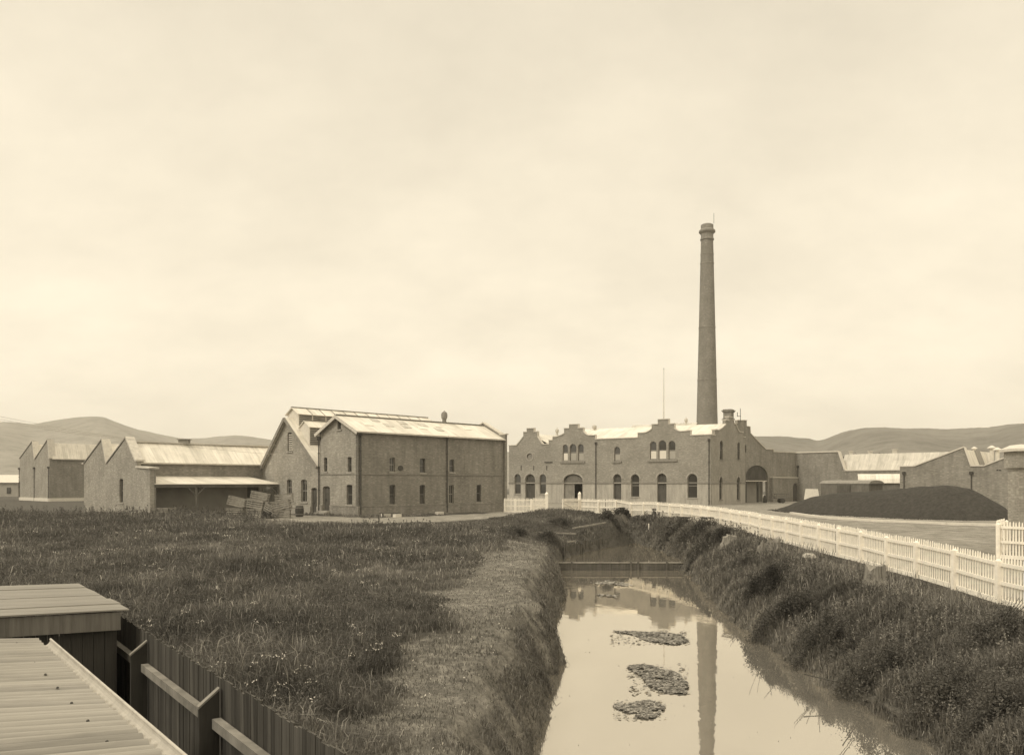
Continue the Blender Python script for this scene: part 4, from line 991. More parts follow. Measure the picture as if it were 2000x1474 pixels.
roof_quad(rr, W5.P(t5s[3][0], t5s[3][1] - .1, .4), W5.P(t5s[3][0], t5s[3][1] - .1, 12), W5.P(t5s[2][0], t5s[2][1] - .2, 12), W5.P(t5s[2][0], t5s[2][1] - .2, .4))
roof_quad(rr, W5.P(t5s[1][0], t5s[1][1] - .1, 12), W5.P(t5s[1][0], t5s[1][1] - .1, .4), W5.P(t5s[2][0], t5s[2][1] - .2, .4), W5.P(t5s[2][0], t5s[2][1] - .2, 12))
roof_quad(rr, W5.P(t5s[4][0], t5s[4][1] - .1, 12), W5.P(t5s[4][0], t5s[4][1] - .1, .4), W5.P(t5s[6][0], t5s[6][1] - .2, .4), W5.P(t5s[6][0], t5s[6][1] - .2, 12))
rr.build('roof', M['iron'], rs)
q = MB(); P_ = [W5.P(t5s[3][0] - .0, t5s[3][1] - .05, 4.5), W5.P(t5s[3][0], t5s[3][1] - .05, 6.8), W5.P(t5s[2][0], t5s[2][1] - .15, 6.8), W5.P(t5s[2][0], t5s[2][1] - .15, 4.5)]
q.box8(P_ + [p + Vector((.05, -.05, .05)) for p in P_]); q.build('skylight', M['sash'], rs)
wl = MB(); We5 = Wall(RA, nR, uR); We5.slab(wl, [(.41, Zs), (12, Zs), (12, t5s[0][1] - .1), (.41, t5s[0][1] - .1)], [], 0, .35); wl.build('side_wall', M['brick_yard'], rs)
for px in (1766, 1897.5): downpipe(W5, rs, W5.s(px), 0, W5.z(px, 925))
for px, py, dd, s_ in ((1903, 881, 9, .6), (1937, 885, 9, .8), (1948, 889, 7, .8)):
    Wv = Wall(RA + nR * dd, uR, nR); p = Wv.P(Wv.s(px), Wv.z(px, py)); v = MB()
    v.lathe((p.x, p.y, p.z - 1.2), [(.28 * s_, 0), (.28 * s_, 1.45 * s_ + .6), (.34 * s_, 1.5 * s_ + .6)], 12)
    v.lathe((p.x, p.y, p.z - .6 + 1.5 * s_), [(.62 * s_, 0), (.6 * s_, .08 * s_), (.1 * s_, .4 * s_)], 12); v.build('ventilator', M['cream'], rs)
ab = MB()
for px in (1948, 1953): W5.boxw(ab, W5.s(px) - .09, W5.s(px) + .09, W5.z(px, 919), W5.z(px, 917), -.02, -.003)
ab.build('air_brick', M['dark'], rs)

# far white chimneys behind, trees at hill foot
for i, (px, y0, y1, w_) in enumerate([(1662, 882, 893, 5), (1700, 882, 893, 6), (1747.5, 878, 896, 6.5)]):
    Y = 185; X = (px - CX) / F * Y; zt = CAMZ + (HZ - y0) * Y / F
    t = thing('cottage_chimney', ['short pale chimney, leftmost of three beyond the striped roof', 'pale middle chimney of three beyond the striped roof', 'tallest pale chimney beyond the striped roof, nearest the brick gable'][i], 'chimney', (X, Y, 0), 'pale chimneys beyond the yard')
    q = MB(); q.bx((X, Y, zt / 2), (w_ * Y / F, w_ * Y / F, zt)); q.build('shaft', M['cream'], t)
    q = MB(); q.bx((X, Y, zt + .1), (w_ * Y / F + .2, w_ * Y / F + .2, .2)); q.build('cap', M['coping'], t)

# ---- tall chimney
Yc = 150.0
def rpx(px0, px1): return (px1 - px0) / 2 * Yc / F
Xc = (1381 - CX) / F * Yc
zc = lambda py: CAMZ + (HZ - py) * Yc / F
r_b = rpx(1360, 1400.5); r_t = rpx(1370.6, 1394)
ch = thing('factory_chimney', 'very tall tapering round brick chimney rising behind the mill roof', 'chimney', (Xc, Yc, 0))
def rad(z): return r_t + (r_b - r_t) * (zc(468) - z) / (zc(468) - zc(824))
q = MB(); pr = [(rad(z), z) for z in np.linspace(0, zc(470), 30)]; q.lathe((Xc, Yc, 0), pr, 40)
q.build('shaft', M['brick_stack'], ch, False)
q = MB(); q.lathe((Xc, Yc, 0), [(r_t + .02, zc(470)), (r_t + .15, zc(469)), (r_t + .15, zc(467)), (r_t + .02, zc(466)), (r_t + .02, zc(458)), (r_t + .38, zc(454)), (r_t + .38, zc(451)), (r_t + .05, zc(448)), (r_t + .03, zc(440)), (r_t - .25, zc(438.3)), (r_t - .5, zc(438.3)), (r_t - .5, zc(442))], 40, False)
q.build('crown', M['coping_dark'], ch)
q = MB()
for yy in (497, 515, 640, 742): q.lathe((Xc, Yc, 0), [(rad(zc(yy)) + .0, zc(yy) - .12), (rad(zc(yy)) + .05, zc(yy) - .1), (rad(zc(yy)) + .05, zc(yy) + .1), (rad(zc(yy)), zc(yy) + .12)], 40, False)
q.build('iron_hoop', M['brick_yard'], ch)
q = MB(); q.tube((Xc + 1.0, Yc - 1.0, zc(440)), (Xc + 1.0, Yc - 1.0, zc(420)), .035, 6); q.build('lightning_rod', M['iron_dark'], ch)
# flag pole
fpx = pxpt(1296.5, 141); fpt = thing('flagpole', 'bare slender white flagpole on the mill roof', 'flagpole', (fpx[0], fpx[1], 9.5))
q = MB(); q.lathe((fpx[0], fpx[1], 0), [(.11, 9.0), (.09, 15), (.05, CAMZ + (HZ - 721) * 141 / F)], 8); q.build('pole', M['coping'], fpt)
q = MB(); q.lathe((fpx[0], fpx[1], CAMZ + (HZ - 721) * 141 / F), [(.03, 0), (.1, .08), (.03, .18)], 8); q.build('finial', M['iron_dark'], fpt)

# ------------------------------------------------------------------ yard things
# coal heap
def heap():
    n, m_ = 90, 60; co = []; L0 = Vector((30.2, 94)); L1 = Vector((44.5, 72)); 
    for i in range(n + 1):
        t = i / n; c = L0.lerp(L1, t); ax = (L1 - L0).normalized(); pr_ = Vector((ax.y, -ax.x)) * -1
        hh = float(np.mean(np.interp(np.linspace(t - .05, t + .05, 9), [0, .08, .2, .32, .44, .56, .66, .8, .88, .94, 1], [.15, 1.0, 1.9, 2.4, 2.45, 2.75, 3.1, 3.15, 2.5, 1.3, 0]))); ww = np.interp(t, [0, .1, .3, .8, .93, 1], [.3, 2.6, 4.6, 5.2, 3.5, .4])
        for j in range(m_ + 1):
            s_ = j / m_ * 2 - 1; prof_ = max(0, 1 - abs(s_) ** 1.7) * .96 + .04 * (1 - abs(s_))
            p = c + pr_ * (s_ * ww)
            z = -.28 + hh * prof_ + (.10 * float(fnoise(np.array(p.x * .8 + 3), np.array(p.y * .8))) + .06 * random.gauss(0, 1) * (abs(s_) > .55)) * prof_ + .05 * float(fnoise(np.array(p.x * 1.7), np.array(p.y * 1.7))) * prof_ + .012 * random.random()
            co.append((p.x, p.y, z))
    fs = [(i * (m_ + 1) + j, (i + 1) * (m_ + 1) + j, (i + 1) * (m_ + 1) + j + 1, i * (m_ + 1) + j + 1) for i in range(n) for j in range(m_)]
    me = bpy.data.meshes.new('coal_heap'); me.from_pydata(co, [], fs); me.materials.append(M['coal']); me.polygons.foreach_set('use_smooth', [True] * len(fs))
    o = bpy.data.objects.new('coal_heap', me); COL.objects.link(o); tag(o, 'long low heap of dark small coal behind the white picket fence', 'coal heap')
heap()
def coal_scatter():
    L0, L1 = np.array((30.2, 94.)), np.array((44.5, 72.)); n = 2600; t = rng.uniform(-.02, 1.02, n); ax = (L1 - L0) / np.linalg.norm(L1 - L0); pr = np.array((-ax[1], ax[0])); ww = np.interp(t, [0, .1, .3, .8, .93, 1], [.6, 2.6, 4.6, 5.2, 3.6, .8])
    off = ww * (1 + np.abs(rng.normal(0, .11, n))) * np.where(rng.uniform(0, 1, n) < .8, -1, 1); P = L0 + (L1 - L0) * t[:, None] + pr * off[:, None]
    mb = MB()
    for (x, y) in P:
        z = float(ground_z(x, y)); r = random.uniform(.03, .11); a = random.uniform(0, 3)
        b_ = [Vector((x + r * math.cos(a + k * 2.094), y + r * math.sin(a + k * 2.094), z - .01)) for k in range(3)]; tp = Vector((x, y, z + r * .9))
        for k in range(3): mb.face([b_[k], b_[(k + 1) % 3], tp])
    o = mb.build('spilled_coal', M['coal']); o['kind'] = 'stuff'; o['label'] = 'loose lumps of coal spilled round the foot of the heap'
coal_scatter()
# white timber edging in front of the coal
ed = thing('timber_edging', 'long low whitewashed kerb timber lying in front of the coal heap', 'kerb', pxpt(1750, 64) + (0,))
pts = [pxpt(1545, 84), pxpt(1600, 76), pxpt(1700, 70), pxpt(1850, 65), pxpt(1960, 62.5), pxpt(2100, 59)]
for a, b in zip(pts[:-1], pts[1:]):
    za, zb2 = float(ground_z(a[0], a[1])), float(ground_z(b[0], b[1])); q = MB(); q.beam((a[0], a[1], za + .08), (b[0], b[1], zb2 + .08), .3, .22); q.build('timber', M['cream'], ed)

# picket fence ------------------------------------------------
pf_ = thing('picket_fence', 'long curving white picket fence between the creek bank and the coal yard', 'fence', (15.5, 26.1, float(ground_z(15.5, 26.1))))
def picket_run(root, pts, h=1.5, side=-1, pickets_far=True, ph=.0, tallend=None, sp=.155):
    for i, (x, y) in enumerate(pts):
        z = float(ground_z(x, y)); q = MB(); w = .155
        a = pts[max(0, i - 1)]; b = pts[min(len(pts) - 1, i + 1)]
        ang = math.atan2(b[1] - a[1], b[0] - a[0]); rot = Matrix.Rotation(ang, 4, 'Z')
        hh = h - .04
        if tallend and i in tallend:
            q.bx((x, y, z + .85), (.26, .26, 2.1), rot); q.lathe((x, y, z + 1.9), [(.18, 0), (.16, .12), (.08, .24), (.01, .3)], 12)
        else:
            q.bx((x, y, z + hh / 2 - .15), (w, w, hh + .1), rot)
            r0 = [rot @ Vector(p) for p in ((-w / 2, -w / 2, 0), (w / 2, -w / 2, 0), (w / 2, w / 2, 0), (-w / 2, w / 2, 0))]
            base = [Vector((x, y, z + hh - .1)) + p for p in r0]
            q.box8(base + [Vector((x, y, z + hh - .04)) + p * .2 for p in r0])
        q.build('post', M['white'], root)
    for i in range(len(pts) - 1):
        a = Vector((pts[i][0], pts[i][1], float(ground_z(*pts[i])))); b = Vector((pts[i + 1][0], pts[i + 1][1], float(ground_z(*pts[i + 1]))))
        d = (b - a); L = d.xy.length; dn = d.normalized(); nrm = Vector((-dn.y, dn.x, 0)).normalized() * side    # towards far side from creek
        q = MB(); 
        for zz, hh in ((h * .84, .115), (h * .45, .115), (.1, .17)):
            q.beam(a + dn * .07 + Vector((0, 0, zz)) + nrm * .03, b - dn * .07 + Vector((0, 0, zz)) + nrm * .03, .05, hh)
        q.build('rail', M['white'], root)
        q = MB(); n = max(2, int(round(L / sp)))
        for k in range(n):
            t = (k + .5) / n; p = a.lerp(b, t) + nrm * .085; jz = random.uniform(-.012, .012); w = .033
            e = dn * w; f = nrm * .011
            if random.random() < .012: continue
            zb3, zt3 = .12 + jz, h + jz + random.choice((0, 0, 0, 0, -.03, .02)); lean_ = dn * random.gauss(0, .009)
            B = [p - e - f, p + e - f, p + e + f, p - e + f]; up = Vector((0, 0, 1))
            q.box8([v + up * zb3 for v in B] + [v + lean_ + up * (zt3 - .07) for v in B])
            T = [v + lean_ + up * (zt3 - .069) for v in B]; tp = p + lean_ + up * zt3
            q.box8(T + [tp - e * .15 - f, tp + e * .15 - f, tp + e * .15 + f, tp - e * .15 + f])
        q.build('pickets', M['white'], root)
picket_run(pf_, FENCE, 1.52, -1, tallend=[len(FENCE) - 1])
pl_ = thing('picket_fence', 'short white picket fence beside the far corner of the brick store', 'fence', (FL[1][0], FL[1][1], 0))
picket_run(pl_, FL[1:], 1.5, 1)
# gates
def gate(label, a, b, h=1.45, brace=True, za=0):
    g = thing('picket_gate', label, 'gate', (a[0], a[1], za))
    A = Vector((a[0], a[1], float(ground_z(*a)) + .08)); B = Vector((b[0], b[1], A.z)); d = (B - A); L = d.length; dn = d.normalized(); nrm = Vector((-dn.y, dn.x, 0))
    q = MB(); up = Vector((0, 0, 1))
    for p in (A, B): q.beam(p, p + up * (h - .1), .1, .1)
    q.build('stile', M['white'], g)
    q = MB()
    for zz in (.12, h * .5, h - .2): q.beam(A + up * zz + dn * .05, B + up * zz - dn * .05, .05, .1)
    q.build('rail', M['white'], g)
    q = MB(); q.beam(A + up * (h - .3) - nrm * .06, B + up * .2 - nrm * .06, .04, .1); q.build('brace', M['white'], g)
    q = MB(); n = int(L / .16)
    for k in range(n):
        p = A.lerp(B, (k + .5) / n) + nrm * .05; q.bx((p.x, p.y, p.z + h / 2), (.075, .03, h - .05), Matrix.Rotation(math.atan2(dn.y, dn.x), 4, 'Z'))
        tp = p + up * h; q.box8([p + up * (h - .03) + dn * x_ * .035 + nrm * y_ * .012 for x_, y_ in ((-1, -1), (1, -1), (1, 1), (-1, 1))] + [p + up * (h + .04) + dn * x_ * .008 + nrm * y_ * .012 for x_, y_ in ((-1, -1), (1, -1), (1, 1), (-1, 1))])
    q.build('pickets', M['white'], g)
    return g
gate('white picket gate with diagonal brace, right of the gateway', pxpt(1099, 82.0), pxpt(1130.5, 83.2))
gate('white picket gate standing open, left of the gateway', pxpt(1067, 82.6), pxpt(1041, 84.6))
gp_ = thing('gate_post', 'tall white round topped post at the left of the gateway', 'post', (FL[0][0], FL[0][1], 0)); q = MB(); x, y = FL[0]; z = float(ground_z(x, y)); q.bx((x, y, z + .85), (.28, .28, 2.0)); q.build('shaft', M['white'], gp_)
q = MB(); q.lathe((x, y, z + 1.855), [(.2, 0), (.18, .12), (.09, .24), (.01, .3)], 12); q.build('cap', M['white'], gp_)
# second picket fence & brick pier at right edge
f2 = thing('picket_fence', 'short white picket fence in front of the brick pier at the right edge', 'fence', (22.8, 38.3, 0))
FR = [pxpt(1950, 38.5), pxpt(2010, 37.2), pxpt(2085, 36), pxpt(2170, 35)]
picket_run(f2, FR, 1.75, 1, sp=.14)
f3p = [pxpt(1950, 38.5), pxpt(1966, 40.8)]; picket_run(f2, f3p, 1.75, 1, sp=.14)
pr_t = thing('brick_pier', 'brick pier with pale stone cap at the right edge', 'pier', pxpt(2003, 41.5) + (0,))
px_, py_ = pxpt(2007, 42.2); q = MB(); zt = CAMZ + (HZ - 881) * 41.5 / F; rot = Matrix.Rotation(R(-10), 4, 'Z')
def ubox(mb, c, d, rot):
    n0 = len(mb.v); mb.bx(c, d, rot)
zsh = CAMZ + (HZ - 913) * 41.5 / F
ubox(q, (px_, py_, (zsh - .6) / 2 - .1), (1.35, 1.35, zsh + .6), rot); ubox(q, (px_, py_, (zsh + zt) / 2 + .0), (1.62, 1.62, zt - zsh), rot); q.build('shaft', M['brick_light'], pr_t)
for k in range(1, 6):
    q = MB(); q.bx((px_, py_, zsh - .02 - k * .0), (1.5, 1.5, .1), rot)
q.build('corbel', M['brick_light'], pr_t)
q = MB(); q.bx((px_, py_, zt + .08), (1.95, 1.95, .14), rot); q.box8([Vector((px_, py_, zt + .152)) + rot @ Vector((a * .95, b * .95, 0)) for a, b in ((-1, -1), (1, -1), (1, 1), (-1, 1))] + [Vector((px_, py_, zt + .36)) + rot @ Vector((a * .6, b * .6, 0)) for a, b in ((-1, -1), (1, -1), (1, 1), (-1, 1))]); q.build('cap', M['cream'], pr_t)

# handcart near arch, bollard
hc = thing('handcart', 'low dark handcart standing beside the cart arch', 'handcart', pxpt(1526, 127) + (0,)); hx, hy = pxpt(1526, 127)
q = MB(); q.bx((hx, hy, .75), (2.0, 1.2, .12)); 
for dx in (-.95, .95): q.bx((hx + dx, hy - .5, 1.1), (.08, .08, .8)); q.bx((hx + dx, hy + .5, 1.1), (.08, .08, .8))
for zz in (1.0, 1.4): q.bx((hx, hy - .54, zz), (2.0, .05, .14)); q.bx((hx, hy + .54, zz), (2.0, .05, .14))
q.build('tray', M['joinery'], hc)
q = MB(); q.beam((hx - 1, hy, .8), (hx - 1.6, hy, 1.4), .07, .07); q.build('handle', M['joinery'], hc)
for dy in (-.7, .7):
    q = MB(); q.tube((hx, hy + dy - .04, .38), (hx, hy + dy + .04, .38), .38, 18); q.build('wheel', M['iron_dark'], hc)
q = MB(); bx_, by_ = pxpt(1494, 129); q.lathe((bx_, by_, -.2), [(.3, 0), (.3, .9), (.24, 1.1), (.22, 1.3), (.05, 1.42)], 14); tag(q.build('bollard', M['iron_dark']), 'dark rounded guard stone at the right foot of the cart arch', 'bollard')

# crates -------------------------------------------------------
def make_crate(L=1.5, W_=1.0, H=.75):
    t = thing('slatted_crate', 'x', 'crate', (0, 0, 0))
    for s_ in (-1, 1):
        q = MB()
        for k in range(4): q.bx((0, s_ * W_ / 2, .1 + k * H / 4), (L, .03, H / 4 * .5))
        q.build('slats', M['crate_wood'], t)
        q = MB()
        for k in range(4): q.bx((s_ * L / 2, 0, .1 + k * H / 4), (.03, W_, H / 4 * .5))
        q.build('end_slats', M['crate_wood'], t)
    q = MB()
    for a in (-1, 1):
        for b in (-1, 1): q.bx((a * (L / 2 - .04), b * (W_ / 2 - .045), H / 2), (.06, .055, H + .05))
    for b in (-1, 1): q.bx((0, b * (W_ / 2 - .01), H + .03), (L + .08, .06, .06))
    for a in (-1, 1): q.bx((a * (L / 2 - .0), 0, H + .031), (.06, W_, .058))
    q.build('frame', M['rail_wood'], t)
    q = MB(); q.bx((0, 0, .02), (L - .04, W_ - .04, .03)); q.build('base', M['crate_wood'], t)
    return t
c0 = make_crate(); used = []
crates = [  # px, Y, z, tilt y, yaw, label
    (461, 74.4, 0.0, 0, 5, 'slatted crate at the foot of the leftmost crate stack'), (461, 74.4, .95, 14, 10, 'tilted slatted crate on top of the leftmost crate stack'),
    (501, 74.0, 0.0, 0, -8, 'slatted crate at the foot of the middle crate stack'), (501, 74.0, .82, 8, -4, 'second slatted crate of the middle stack, slightly tilted'), (506, 74.3, 1.45, 12, 8, 'topmost open crate of the middle stack'),
    (550, 73.2, 0.0, 0, 12, 'slatted crate at the foot of the rightmost crate stack'), (552, 73.2, .80, -12, 6, 'second crate of the rightmost stack, tipped to the left'), (556, 73.5, 1.4, -6, 14, 'topmost open crate of the rightmost stack'),
    (312, 75.8, 0.0, 0, 20, 'low crate standing under the left end of the veranda'), (326, 76.2, 0.0, 0, 40, 'crate under the veranda, right of the low crate'), (533, 73.6, .35, 22, -20, 'crate leaning between the middle and right stacks')]
for i, (px, Y, z, ty, yaw, lab) in enumerate(crates):
    o = c0 if i == 0 else copy_tree(c0)
    x, y = pxpt(px, Y); o.location = (x, y, z + float(ground_z(x, y)) + (.0 if z == 0 else .02)); o.rotation_euler = (0, R(ty), R(yaw - 5)); o['label'] = lab; o['group'] = 'slatted crates by the veranda'
pk = MB(); 
for (a, b) in (((448, 75.0, .7), (478, 73.5, 1.05)), ((486, 74.6, .95), (575, 73.0, .85)), ((545, 73.4, .7), (578, 72.6, 1.35))):
    xa, ya = pxpt(a[0], a[1]); xb, yb = pxpt(b[0], b[1]); 
    q = MB(); q.beam((xa, ya, a[2]), (xb, yb, b[2]), .09, .09); tag(q.build('timber_pole', M['rail_wood']), {448: 'thin timber pole stuck through the leftmost crate stack', 486: 'long thin pole lying across the middle crates', 545: 'thin pole jutting up from the right crate stack'}[a[0]], 'pole', 'poles among the crates')
bx_, by_ = pxpt(585, 75.5); q = MB(); q.lathe((bx_, by_, 0.0), [(.33, 0), (.38, .3), (.4, .55), (.38, .8), (.34, 1.0), (.3, 1.0), (.3, .9)], 20, False); bar = thing('barrel', 'dark open barrel between the crates and the store doors', 'barrel', (bx_, by_, 0)); q.build('staves', M['iron_dark'], bar)
q = MB()
for zz in (.2, .8): q.lathe((bx_, by_, zz), [(.375, 0), (.39, .01), (.39, .05), (.375, .06)], 20, False)
q.build('hoop', M['coping_dark'], bar)
for i, (px, Y, w_, l_) in enumerate([(748, 71.5 + 4.6, .8, 'squared pale stone lying at the base of the store, left of the bench plank'), (770, 75.0, .7, 'pale stone under the right end of the low plank by the store'), (852, 81.3, .9, 'pale stone block beside the store downpipe')]):
    x, y = pxpt(px, Y); x += 0; q = MB(); q.bx((x + .4, y - .9, .14), (w_, .4, .3), Matrix.Rotation(R(40 + 8 * i), 4, 'Z')); tag(q.build('stone_block', M['cream']), l_, 'stone', 'stone blocks by the store')
x, y = pxpt(760, 74.8); q = MB(); q.beam((x - .8, y - .6, .35), (x + 1.0, y + .2, .35), .3, .06); q.bx((x - .5, y - .45, .17), (.1, .25, .3)); q.bx((x + .7, y + .05, .17), (.1, .25, .3)); tag(q.build('plank_bench', M['old_wood']), 'low plank bench lying against the side of the store', 'bench')

# weir -----------------------------------------------------------
wr = thing('timber_weir', 'low timber weir across the creek with water level above it', 'weir', (7.5, 56.6, -2.9))
wa, wbx = float(xl_(56.6)) - 1.2, float(xr_(56.6)) + 1.5
q = MB(); q.bx(((wa + wbx) / 2, 56.62, -2.40), (wbx - wa, .2, .055)); q.build('cap_beam', M['rail_wood'], wr)
q = MB()
for k in range(2): q.bx(((wa + wbx) / 2, 56.62, -2.56 - k * .26), (wbx - wa - .1, .09, .25))
q.build('planking', M['old_wood'], wr)
for x in (wa + 2.2, 8.2, 8.7, wbx - 2.6):
    q = MB(); q.bx((x, 56.52, -2.85), (.12, .12, 1.1)); q.build('post', M['old_wood'], wr)
# bank revetment boards near the pool
rv = thing('bank_revetment', 'weathered board revetment along the left bank of the upper pool', 'retaining wall', (6, 66, -2))
Yv = np.linspace(59.5, 69.5, 9)
for a, b in zip(Yv[:-1], Yv[1:]):
    q = MB(); n = 7
    for k in range(n):
        y = a + (b - a) * (k + .5) / n; x = float(xl_(y)) - .02; y2 = y + (b - a) / n; x2 = float(xl_(y2)) - .02
        d = Vector((x2 - x, y2 - y, 0)); Lb_ = d.length; d.normalize(); zt_ = random.uniform(-1.75, -1.5)
        q.bx((x, y, (zt_ - 2.9) / 2), (Lb_ * .96, .06, zt_ + 2.9), Matrix.Rotation(math.atan2(d.y, d.x), 4, 'Z'))
    q.build('boards', M['old_wood'], rv)
for i, (a, b, z0, z1, l) in enumerate([((1045, 63.2), (1125, 63.8), -.95, -.92, 'pale plank lying on the grass left of the upper pool'), ((1118, 66), (1183, 70.6), -.62, -.38, 'long pale pole lying along the top of the pool bank'), ((1108, 61.5), (1124, 62), -1.4, -1.35, 'short pale board low on the pool bank')]):
    xa, ya = pxpt(*a); xb, yb = pxpt(*b); q = MB(); za = float(ground_z(xa, ya)); zb = float(ground_z(xb, yb))
    q.beam((xa, ya, max(za, z0) + .08), (xb, yb, max(zb, z1) + .08), .1, .1); tag(q.build('timber_plank', M['rail_wood']), l, 'plank', 'planks by the pool')
for i, (px, Y, z) in enumerate([(1207, 74.6, -1.95), (1262, 74.6, -2.15)]):
    x, y = pxpt(px, Y); t = thing('drain_pipe', ['earthenware drain mouth, left one at the head of the pool', 'dark drain mouth, right one at the head of the pool'][i], 'pipe', (x, y, z), 'drain mouths at the head of the pool')
    q = MB(); n = 20
    for k in range(n):
        a0, a1 = 2 * math.pi * k / n, 2 * math.pi * (k + 1) / n
        c = lambda a, r, yy: (x + r * math.cos(a), yy, z + r * math.sin(a))
        q.face([c(a0, .42, y - .9), c(a1, .42, y - .9), c(a1, .42, y + 2), c(a0, .42, y + 2)]); q.face([c(a0, .32, y + 2), c(a1, .32, y + 2), c(a1, .32, y - .9), c(a0, .32, y - .9)]); q.face([c(a0, .32, y - .9), c(a1, .32, y - .9), c(a1, .42, y - .9), c(a0, .42, y - .9)])
    q.build('pipe_wall', M['coping'], t)
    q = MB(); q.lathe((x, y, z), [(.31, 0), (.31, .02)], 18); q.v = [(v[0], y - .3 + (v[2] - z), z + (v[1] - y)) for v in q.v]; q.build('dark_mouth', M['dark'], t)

# stumps -----------------------------------------------------------
def stump(px, Y, r, h, label, seed, lean=0, broken=.12, X=None):
    rg = random.Random(seed); x, y = pxpt(px, Y); z = float(ground_z(x, y)); n = 44; rings = []
    prof_ = [(1.5, -.25), (1.22, .06), (1.02, .3 * h), (.94, .7 * h), (.93, h)]
    ang = [1 + .10 * math.sin(3 * a + seed) + .07 * math.sin(7 * a + seed * 2) + rg.uniform(-.13, .06) for a in np.linspace(0, 2 * math.pi, n + 1)[:-1]]
    topz = [h * broken * (.7 * math.sin(a * 2 + seed) + .5 * math.sin(a * 5 + seed) - .6 + rg.uniform(-.5, .3)) for a in np.linspace(0, 6.28, n)]
    q = MB()
    for j, (rr, zz) in enumerate(prof_):
        rings.append([Vector((x + lean * zz + r * rr * ang[k] * math.cos(2 * math.pi * k / n), y + r * rr * ang[k] * math.sin(2 * math.pi * k / n), z + zz + (topz[k] if j == 4 else 0))) for k in range(n)])
    for j in range(4):
        for k in range(n): q.face([rings[j][k], rings[j][(k + 1) % n], rings[j + 1][(k + 1) % n], rings[j + 1][k]])
    c = Vector((x + lean * h, y, z + h - broken * h * .5))
    t = thing('tree_stump', label, 'tree stump', (x, y, z), 'weathered stumps by the picket fence')
    q.build('trunk', M['bark'], t)
    q = MB()
    for k in range(n): q.face([rings[4][k], rings[4][(k + 1) % n], c])
    q.build('cut_top', M['rail_wood'], t)
stump(1707, 30.5, .36, .78, 'tall weathered stump nearest the camera, in front of the picket fence', 3)
stump(1489, 44.5, .28, .62, 'left one of a close pair of broken stumps by the fence', 5, .1, .3)
stump(1511, 44.2, .34, .66, 'right one of a close pair of broken stumps by the fence', 8, -.08, .35)
stump(1427, 51.5, .50, .62, 'broad weathered stump farthest up the bank by the fence', 11, 0, .15)
def rock(px, Y, s, label, seed):
    x, y = pxpt(px, Y); z = float(ground_z(x, y)); bm = bmesh.new(); bmesh.ops.create_icosphere(bm, subdivisions=2, radius=1); rg = random.Random(seed)
    for v in bm.verts: v.co = Vector((v.co.x * s * 1.3, v.co.y * s, v.co.z * s * .75)) * rg.uniform(.82, 1.12)
    me = bpy.data.meshes.new('rock'); bm.to_mesh(me); bm.free(); me.materials.append(M['rock']); o = bpy.data.objects.new('rock', me); COL.objects.link(o); o.location = (x, y, z + s * .45); tag(o, label, 'rock')
rock(952, 62, .16, 'small white stone lying in the grass near the far end of the path', 6)
wx, wy = pxpt(1267, 73.6); wz = float(ground_z(wx, wy)); wt = thing('marker_post', 'short white post with a low crossbar standing in front of the picket fence', 'post', (wx, wy, wz))
q = MB(); q.bx((wx, wy, wz + .45), (.09, .09, 1.1)); q.build('upright', M['white'], wt); q = MB(); q.bx((wx + .6, wy + .02, wz + .35), (1.1, .05, .08)); q.build('crossbar', M['white'], wt)
rock(1580, 38.5, .27, 'pale rock lying on the bank just below the picket fence', 2)

# ------------------------------------------------------------------ foreground: sheds and paling fence
Fp0 = Vector((-6.58, 13.7)); Fp1 = Vector((-1.85, 7.3)); uP = (Fp1 - Fp0).normalized(); nP = Vector((-uP.y, uP.x)); nP = nP if nP.x > 0 else -nP  # nP: outward (to the meadow)
WP = Wall(Fp0, uP, -nP); ZF = .9
pal = thing('paling_fence', 'dark close boarded paling fence running from the sheds towards the camera', 'fence', (Fp0.x, Fp0.y, -1.1))
s_ = -1.5; bays = []
for bay in range(4):
    q = MB(); sE = s_ + 3.1
    while s_ < sE:
        w = .098; jz = random.uniform(-.02, .02); tl_ = random.uniform(-.004, .004); jd = random.uniform(-.004, .004)
        a, b = s_, s_ + w - .006
        B = [WP.P(a, -1.3, jd - .02), WP.P(b, -1.3, jd - .02), WP.P(b, -1.3, jd), WP.P(a, -1.3, jd)]
        T = [WP.P(a + tl_, ZF + jz, jd - .02), WP.P(b + tl_, ZF + jz, jd - .02), WP.P(b + tl_, ZF + jz, jd), WP.P(a + tl_, ZF + jz, jd)]
        n0 = len(q.uv); q.box8(B + T)
        for f_ in range(n0, len(q.uv)): q.uv[f_] = [(s_ + .01 + (k % 2) * .07, z_) for k, z_ in enumerate((0, 0, 2, 2))]
        s_ += w
    q.build('palings', M['paling'], pal)
sposts = [WP.s(222), WP.s(290), WP.s(431), WP.s(431) + (WP.s(431) - WP.s(290))]
for i, sp in enumerate(sposts):
    q = MB(); dpt = .25; th = .055; zt0 = ZF - .12; zt1 = ZF - .30
    q.box8([WP.P(sp, -1.3, .03), WP.P(sp + th, -1.3, .03), WP.P(sp + th, -1.3, dpt), WP.P(sp, -1.3, dpt), WP.P(sp, zt0, .03), WP.P(sp + th, zt0, .03), WP.P(sp + th, zt1, dpt), WP.P(sp, zt1, dpt)]); q.build('post', M['post_wood'], pal)
    q = MB(); q.box8([WP.P(sp - .01, zt0 + .004, .03), WP.P(sp + th + .01, zt0 + .004, .03), WP.P(sp + th + .01, zt1 + .004, dpt + .01), WP.P(sp - .01, zt1 + .004, dpt + .01), WP.P(sp - .01, zt0 + .03, .03), WP.P(sp + th + .01, zt0 + .03, .03), WP.P(sp + th + .01, zt1 + .03, dpt + .01), WP.P(sp - .01, zt1 + .03, dpt + .01)]); q.build('post_cap', M['rail_wood'], pal)
